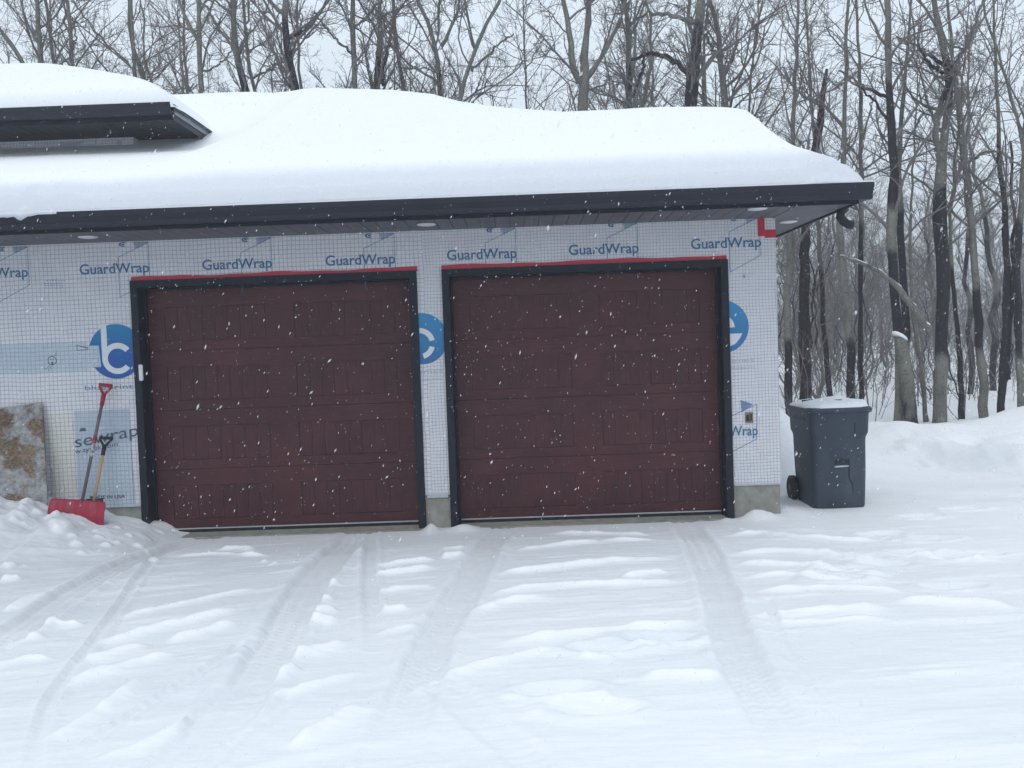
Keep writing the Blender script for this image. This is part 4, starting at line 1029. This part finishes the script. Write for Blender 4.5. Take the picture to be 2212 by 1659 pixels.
tree('bare double-stemmed tree above the peak of the snow roof, dark at its foot', 14, [(811, 184, 13), (818, 140, 13), (823, 92, 11), (820, 0, 9)], [[(830, 184, 12), (822, 145, 10), (839, 83, 8), (848, 23, 6)]], [(120, 260)], 1)
tree('bare tree with a brownish trunk right of the double-stemmed tree', 14.8, [(871, 184, 9), (857, 115, 9), (850, 0, 8)], [[(866, 150, 5), (900, 135, 4), (960, 140, 3)]], [], .9)
tree('crooked bare tree forking in a Y, where the snow roof starts to dip', 13.5, [(949, 193, 12), (940, 161, 11), (954, 101, 10), (926, 55, 9), (899, 0, 7)], [[(954, 101, 8), (977, 60, 7), (995, 0, 5)]], [(170, 280)], 1)
tree('bare tree leaning right with a low right limb above the dip of the snow roof', 13.2, [(988, 202, 11), (1018, 147, 10), (1027, 101, 9), (1046, 46, 8), (1082, 0, 7)], [[(1020, 152, 6), (1065, 130, 5), (1110, 115, 3)], [(1027, 110, 6), (1010, 60, 5), (1005, 0, 4)]], [], 1)
tree('very thin upright bare tree alone left of the big three-stemmed tree', 14.5, [(1137, 227, 5), (1135, 170, 4.5), (1135, 115, 4), (1128, 60, 3), (1130, 0, 2.5)], [[(1136, 150, 3), (1160, 100, 2.5), (1180, 50, 2)]], [], 1.1, up=2)
tree('big bare tree splitting into three stems above the left edge of the right garage door', 12.5, [(1259, 232, 25), (1257, 185, 24), (1262, 138, 15), (1268, 60, 12), (1271, 0, 11)], [[(1253, 178, 16), (1232, 140, 16), (1229, 112, 15), (1233, 70, 11), (1211, 0, 9)], [(1264, 175, 13), (1298, 124, 11), (1320, 85, 10), (1335, 55, 8), (1354, 0, 7)]], [], .9)
tree('narrow knotty bare tree right of the big three-stemmed tree', 13.2, [(1363, 229, 14), (1356, 180, 12), (1351, 138, 12), (1367, 69, 11), (1354, 37, 9), (1347, 0, 8)], [[(1366, 210, 7), (1385, 160, 6), (1392, 100, 4)], [(1367, 72, 6), (1385, 30, 4), (1395, 0, 4)]], [(150, 200)], .9)
tree('tall tree with black lower bark and pale top, long limbs curving left over the roof', 12.5, [(1491, 224, 26), (1496, 170, 25), (1505, 92, 23), (1512, 50, 20), (1516, 0, 18)], [[(1487, 160, 13), (1470, 130, 12), (1450, 110, 11), (1413, 90, 10), (1377, 97, 6)], [(1503, 50, 10), (1455, 25, 9), (1400, 14, 7), (1360, 40, 4)]], [(75, 270)], .8)
tree('forked grey bare tree just right of the black-barked tree above the roof', 13.5, [(1566, 222, 15), (1558, 170, 14), (1551, 115, 12), (1556, 37, 10), (1530, 0, 8)], [[(1552, 125, 8), (1530, 95, 7), (1515, 75, 5)], [(1562, 180, 7), (1590, 100, 5), (1598, 30, 4)]], [], 1)
tree('whip-thin bare sapling above the right end of the snow roof', 14, [(1618, 218, 5), (1628, 92, 4), (1648, 0, 3.5)], [[(1622, 170, 3), (1600, 110, 2.5), (1590, 40, 2)], [(1627, 120, 3), (1660, 60, 2.5), (1690, 0, 2)]], [], 1.1)
# --- right of the garage
tree('dark brown snag with a broken pointed top behind the garage corner', 11.5, [(1740, 846, 24), (1737, 686, 23), (1739, 492, 20), (1763, 309, 17), (1775, 229, 14), (1786, 149, 6)], [], [(100, 1000)], .35, name='dead_tree', extend=False, t0=.5)
tree('pale greenish trunk closest to the garage side wall', 11, [(1705, 850, 15), (1700, 686, 15), (1706, 515, 14), (1712, 300, 10), (1722, 100, 7)], [], [(760, 1000)], .62)
tree('thin bare tree between the dark snag and the bin, leaning left', 13, [(1792, 846, 11), (1777, 686, 10), (1769, 486, 9), (1762, 350, 7), (1745, 100, 5)], [], [(600, 900)], .62)
tree('grey trunk standing directly behind the left half of the bin', 10.5, [(1840, 860, 18), (1836, 686, 15), (1815, 572, 15), (1812, 475, 13), (1822, 300, 10), (1830, 60, 7)], [[(1836, 690, 6), (1790, 640, 4), (1760, 600, 3)]], [(760, 1000)], .62)
tree('slim dark straight tree behind the right half of the bin', 11.5, [(1860, 860, 11), (1858, 572, 10), (1861, 286, 9), (1855, 100, 6)], [[(1860, 330, 5), (1885, 250, 4), (1915, 190, 3)]], [(500, 1000)], .62)
tree('tall tree with a long black bark band rising out of frame right of the bin', 9.6, [(1944, 925, 24), (1946, 850, 20), (1938, 658, 19), (1923, 515, 19), (1929, 412, 20), (1929, 286, 17), (1920, 200, 15), (1916, 90, 14), (1918, 0, 13)], [[(1922, 210, 9), (1880, 170, 6), (1850, 120, 4)], [(1917, 100, 7), (1885, 50, 5), (1868, 0, 4)], [(1927, 270, 6), (1880, 200, 5), (1830, 155, 3)]], [(200, 440), (560, 720)], .62)
tree('second grey stem leaning against the tall black-banded tree', 9.9, [(1964, 920, 19), (1957, 715, 15), (1949, 543, 15), (1940, 400, 12), (1947, 250, 8), (1962, 90, 6)], [], [(480, 720)], .55)
tree('stout forked tree with black bark at mid height, right of the broken stump', 9.4, [(2030, 925, 30), (2033, 772, 27), (2039, 572, 26), (2029, 500, 33), (2027, 440, 30), (2030, 380, 20), (2033, 335, 19), (2048, 270, 16), (2053, 200, 18), (2053, 143, 18), (2035, 100, 13), (2022, 60, 11), (2016, 0, 10)], [[(2030, 345, 13), (2012, 305, 13), (2001, 270, 12), (2006, 229, 9), (2026, 180, 8)], [(2050, 165, 9), (2010, 155, 8), (1980, 149, 6), (1946, 114, 4)], [(2055, 150, 9), (2085, 95, 7), (2095, 20, 5)], [(2050, 150, 9), (2000, 90, 6), (1960, 60, 4)]], [(140, 230), (435, 560), (600, 760)], .62)
tree('long slanting grey trunk at the right of the stout forked tree', 9.7, [(2127, 918, 19), (2115, 686, 17), (2101, 515, 16), (2083, 320, 14), (2068, 200, 10), (2050, 60, 6)], [[(2088, 350, 6), (2130, 330, 5), (2160, 380, 4)]], [(640, 740)], .62)
tree('bare tree with a dark double trunk near the right edge of the photo', 9.5, [(2163, 900, 16), (2172, 686, 15), (2176, 515, 13), (2160, 350, 9), (2150, 120, 6)], [[(2178, 820, 10), (2189, 629, 9), (2200, 480, 7), (2195, 300, 5)]], [(300, 1000)], .62)
tree('thick dark trunk cut by the right edge of the photo', 9.3, [(2206, 895, 15), (2199, 686, 15), (2196, 560, 14), (2215, 300, 10), (2225, 100, 8)], [[(2212, 330, 8), (2180, 170, 6), (2140, 60, 5), (2128, 0, 4)]], [(500, 760)], .62)
tree('thin leaning tree between the stout forked tree and the slanting grey trunk', 9.9, [(2079, 920, 12), (2072, 743, 10), (2058, 629, 9), (2050, 480, 7), (2070, 300, 5)], [], [(600, 1000)], .55)
tree('thin tree rising left of the stout forked tree, beside the broken stump', 9.8, [(2000, 915, 10), (1992, 800, 8), (1972, 700, 7), (1965, 500, 6), (1975, 330, 4)], [], [], .55)
# broken pale stump and the trunk that fell from it
st_ = tag(empty('broken_stump', tuple(on_y(1966, 930, 9.3))), 'pale broken tree stump capped with snow right of the bin', 'stump'); bse = np.array(st_.location)
P = pix_trunk([(1968, 925, 31), (1962, 850, 28), (1956, 790, 26), (1946, 728, 24)], 9.3, True, False, 16, 3, .006)
v, q = tubes_np((P[:, :3]-bse)[None], P[:, 3][None], 14); quad_mesh('trunk', v, q, {'dark': np.repeat(.12+.45*sstep(1.6, .2, P[:, 2]), 14)}, M['bark'], st_)
k = MB(); tp_ = P[-1, :3]; rr = P[-1, 3]
ring = lambda s, z, ox_: [(tp_[0]+ox_+rr*s*math.cos(a), tp_[1]+rr*s*math.sin(a), tp_[2]+z-.35*rr*s*math.cos(a)*1.6) for a in np.linspace(0, 2*math.pi, 16, endpoint=False)]
k.loft([ring(1.25, -.01, -.02), ring(1.3, .04, -.02), ring(.8, .075, -.02), ring(.2, .085, -.02)], True); k.build('snow_cap', M['snow_bit'], st_)
P = pix_trunk([(2009, 717, 15), (1985, 680, 15), (1958, 646, 14), (1935, 615, 12), (1912, 595, 9), (1872, 572, 8), (1840, 560, 6), (1815, 553, 4)], 9.1, False, False, 26, 4, .008)
lg = tag(empty('fallen_trunk', tuple(P[0, :3])), 'snow-topped broken trunk leaning through the trees above the stump', 'fallen tree'); bse = P[0, :3].copy()
v, q = tubes_np((P[:, :3]-bse)[None], P[:, 3][None], 10); quad_mesh('trunk', v, q, {'dark': np.full(len(v), .32)}, M['bark'], lg)
v, q = crown_mesh(np.random.default_rng(44), [(P[:, :3]-bse, P[:, 3]*.6, .5)], .8, .6, True); quad_mesh('branches', v, q, {}, M['twig'], lg)
Ps = P.copy(); Ps[:, 2] += P[:, 3]*.75; v, q = tubes_np((Ps[:, :3]-bse)[None], (P[:, 3]*.62*(.8+.3*np.sin(np.arange(26)*1.3)))[None], 7); quad_mesh('snow_cap', v, q, {}, M['snow_bit'], lg)

# --- generic trees of the wood: a few kinds, copied
def random_tree(seed, h, r, lean, dens, t0):
    rg_ = np.random.default_rng(seed); K = 22; z = np.linspace(-.2, h, K)
    x = np.cumsum(rg_.normal(lean, .09, K)); y = np.cumsum(rg_.normal(0, .08, K)); x -= x[0]; y -= y[0]
    rad = r*(1-.82*(np.linspace(0, 1, K))**1.1)
    main = np.stack([x, y, z, rad], -1); tr_ = [main]
    for j in range(rg_.integers(1, 4)):
        i = rg_.integers(8, 15); d = np.array([rg_.choice([-1, 1])*rg_.uniform(.5, .9), rg_.normal(0, .5), 1.2])
        P, Rr = grow(rg_, main[i:i+1, :3], d[None], np.array([rg_.uniform(2.5, 5)]), np.array([rad[i]*.6]), 12, .10, .05)
        tr_.append(np.concatenate([P[0], Rr[0][:, None]], -1))
    dk = [(-1, rg_.uniform(.5, 3)), (rg_.uniform(3, 5), rg_.uniform(5, 6.5))] if seed % 2 else [(rg_.uniform(1, 3), rg_.uniform(3.5, 4.5))]
    return make_tree('aspen_tree', 'bare leafless tree with bare twigs in the wood behind, one of many alike', tr_, dk, seed, dens, 'bare trees of the wood behind the garage', 1.0, 'tree', t0, True, True)
kinds = [random_tree(200+i, h, r_, l, d, t0) for i, (h, r_, l, d, t0) in enumerate([(11, .10, .02, .8, .25), (13, .13, -.02, .8, .3), (9, .07, .04, .9, .2), (12, .11, -.04, .8, .35), (7, .045, .02, 1.1, .12), (10, .08, -.01, .9, .2), (14, .15, .01, .7, .35), (6, .035, -.03, 1.3, .1)])]
saps = (4, 7)
pr = np.random.default_rng(77); used = [False]*len(kinds); placed = []
def put(kx, x, y, sc, rz):
    src = kinds[kx]
    if not used[kx]: e = src; used[kx] = True
    else:
        e = src.copy(); COL.objects.link(e)
        for ch in list(src.children):
            c_ = ch.copy(); COL.objects.link(c_); c_.parent = e
    e.location = (x, y, gz(x, y)); e.rotation_euler = (0, 0, rz); e.scale = (sc, sc, sc*1.0)
def far_enough(x, y, dmin): return all((x-a)**2+(y-b_)**2 > dmin**2 for a, b_ in placed)
n = 0
def scatter(count, y0, y1, u0, u1, kk, smin, smax, dmin):
    for _ in range(count):
        for tr_ in range(20):
            y = pr.uniform(y0, y1); u = pr.uniform(u0, u1); x = CX+(y-CY)*((u-1106)/FPX-.0087)
            if far_enough(x, y, dmin): break
        placed.append((x, y)); put(int(pr.choice(kk)), x, y, pr.uniform(smin, smax), pr.uniform(0, 6.28))
allk = list(range(8))
scatter(40, 16, 34, -80, 1650, [0, 1, 2, 3, 5, 6], .85, 1.15, .9)
scatter(5, 16, 26, 1690, 2260, [0, 2, 3, 4, 5, 7], .7, 1.0, 1.0)
scatter(14, 26, 60, 1640, 2300, [0, 2, 3, 4, 5, 7], .7, 1.0, 1.2)
scatter(26, 34, 55, -80, 1640, [0, 1, 3, 5, 6], .9, 1.2, .9)
scatter(34, 12.5, 40, 1690, 2260, [4, 7], .5, .9, .4)
scatter(16, 38, 70, 1660, 2300, [4, 5, 0], .7, .95, .8)
for i, e in enumerate(kinds):
    if not used[i]: put(i, 12+i, 30, 1, 0)

# far-off wood: one hazy belt of stems and scrub beyond a field
fr = np.random.default_rng(9); N = 2400
fx = fr.uniform(-90, 150, N); fy = fr.uniform(75, 125, N); fh = fr.uniform(3, 9, N)*(.6+.6*fr.random(N)); K = 5
d = np.stack([fr.normal(0, .08, N), fr.normal(0, .08, N), np.ones(N)], -1)
P1, R1 = grow(fr, np.stack([fx, fy, np.zeros(N)-.3], -1), d, fh, fr.uniform(.03, .09, N), K, .08, .1, .3); v1, q1 = tubes_np(P1, R1, 3)
s, dd, L, rr = children(fr, P1, R1, 12, .08, 1, .7, .38, fh, .5, .02); P2, R2 = grow(fr, s, dd, L, rr, 4, .15, .1, .5); v2, q2 = tubes_np(P2, R2, 3)
o = quad_mesh('far_woodland', np.concatenate([v1, v2]), np.concatenate([q1, q2+len(v1)]), {}, M['twig']); tag(o, 'distant grey belt of leafless wood beyond the snowy field', 'woodland', kind='stuff')
# undergrowth brush between the trunks at the right
N = 300; fy = fr.uniform(9.5, 40, N); uu = fr.uniform(1690, 2280, N); fx = CX+(fy-CY)*((uu-1106)/FPX-.0087)
fz = H0(fx[None], fy[None])[0]-.05; fh = fr.uniform(.6, 2.6, N)
P1, R1 = grow(fr, np.stack([fx, fy, fz], -1), np.stack([fr.normal(0, .3, N), fr.normal(0, .3, N), np.ones(N)], -1), fh, .004+.004*fh, 6, .13, .06, .4); v1, q1 = tubes_np(P1, R1, 4)
s, dd, L, rr = children(fr, P1, R1, 7, .1, 1, .7, .42, fh, .6, .004); P2, R2 = grow(fr, s, dd, L, rr, 4, .18, .05, .5); v2, q2 = tubes_np(P2, R2, 3)
s, dd, L, rr = children(fr, P2, R2, 3, .2, 1, .7, .5, L, .7, .0035); P3, R3 = grow(fr, s, dd, L, rr, 3, .18, .05, .6); v3, q3 = tubes_np(P3, R3, 3)
o = quad_mesh('undergrowth', np.concatenate([v1, v2, v3]), np.concatenate([q1, q2+len(v1), q3+len(v1)+len(v2)]), {}, M['twig']); tag(o, 'tangle of bare brush and saplings among the trunks right of the garage', 'undergrowth', kind='stuff')

# ------------------------------------------------------------------ falling snow
N = 70000; fr = np.random.default_rng(12)
c = np.stack([fr.uniform(-6, 14, N), fr.uniform(-7.6, 9, N), fr.uniform(.05, 8, N)], -1)
c = c[c[:, 2] > .1]
ok = ~((c[:, 1] > -.1) & (c[:, 0] < 7.0) & (c[:, 2] < 5)); c = c[ok]; N = len(c)
ok = np.hypot(c[:, 0]-CX, c[:, 1]-CY) > 2.4; c = c[ok]; N = len(c)
s = fr.lognormal(math.log(.0020), .45, N).clip(.0008, .0048)
ax = np.array([.45, .1, .85])+fr.normal(0, .22, (N, 3)); ax /= np.linalg.norm(ax, axis=1, keepdims=True)
pa = np.cross(ax, np.array([.2, 1, .1])); pa /= np.linalg.norm(pa, axis=1, keepdims=True); pb = np.cross(ax, pa)
el = fr.uniform(1.3, 3.4, N)[:, None]; S = s[:, None]
vs = np.stack([c+ax*S*el, c+pa*S, c+pb*S, c-pa*S, c-pb*S, c-ax*S*el], 1).reshape(-1, 3)
b0 = (np.arange(N)*6)[:, None, None]; tri = np.array([[0, 1, 2], [0, 2, 3], [0, 3, 4], [0, 4, 1], [5, 2, 1], [5, 3, 2], [5, 4, 3], [5, 1, 4]])[None]+b0
o = quad_mesh('falling_snow', vs, tri.reshape(-1, 3), {}, M['flake'], smooth=True); tag(o, 'white snowflakes drifting down through the air in front of everything', 'snowfall', kind='stuff')

# ------------------------------------------------------------------ haze of the snowfall
hz = MB(); hz.box((-640, -80, -3), (660, 930, 17.5))
m = bpy.data.materials.new('haze'); m.use_nodes = True; t = m.node_tree; t.nodes.clear()
out = t.nodes.new('ShaderNodeOutputMaterial'); pv = t.nodes.new('ShaderNodeVolumePrincipled')
pv.inputs['Color'].default_value = (.90, .93, .97, 1); pv.inputs['Density'].default_value = .0045; pv.inputs['Anisotropy'].default_value = 0.0
t.links.new(pv.outputs[0], out.inputs['Volume'])
o = hz.build('haze', m); tag(o, 'thin pale haze of falling snow filling the air', 'haze', kind='stuff')
bpy.context.view_layer.update()
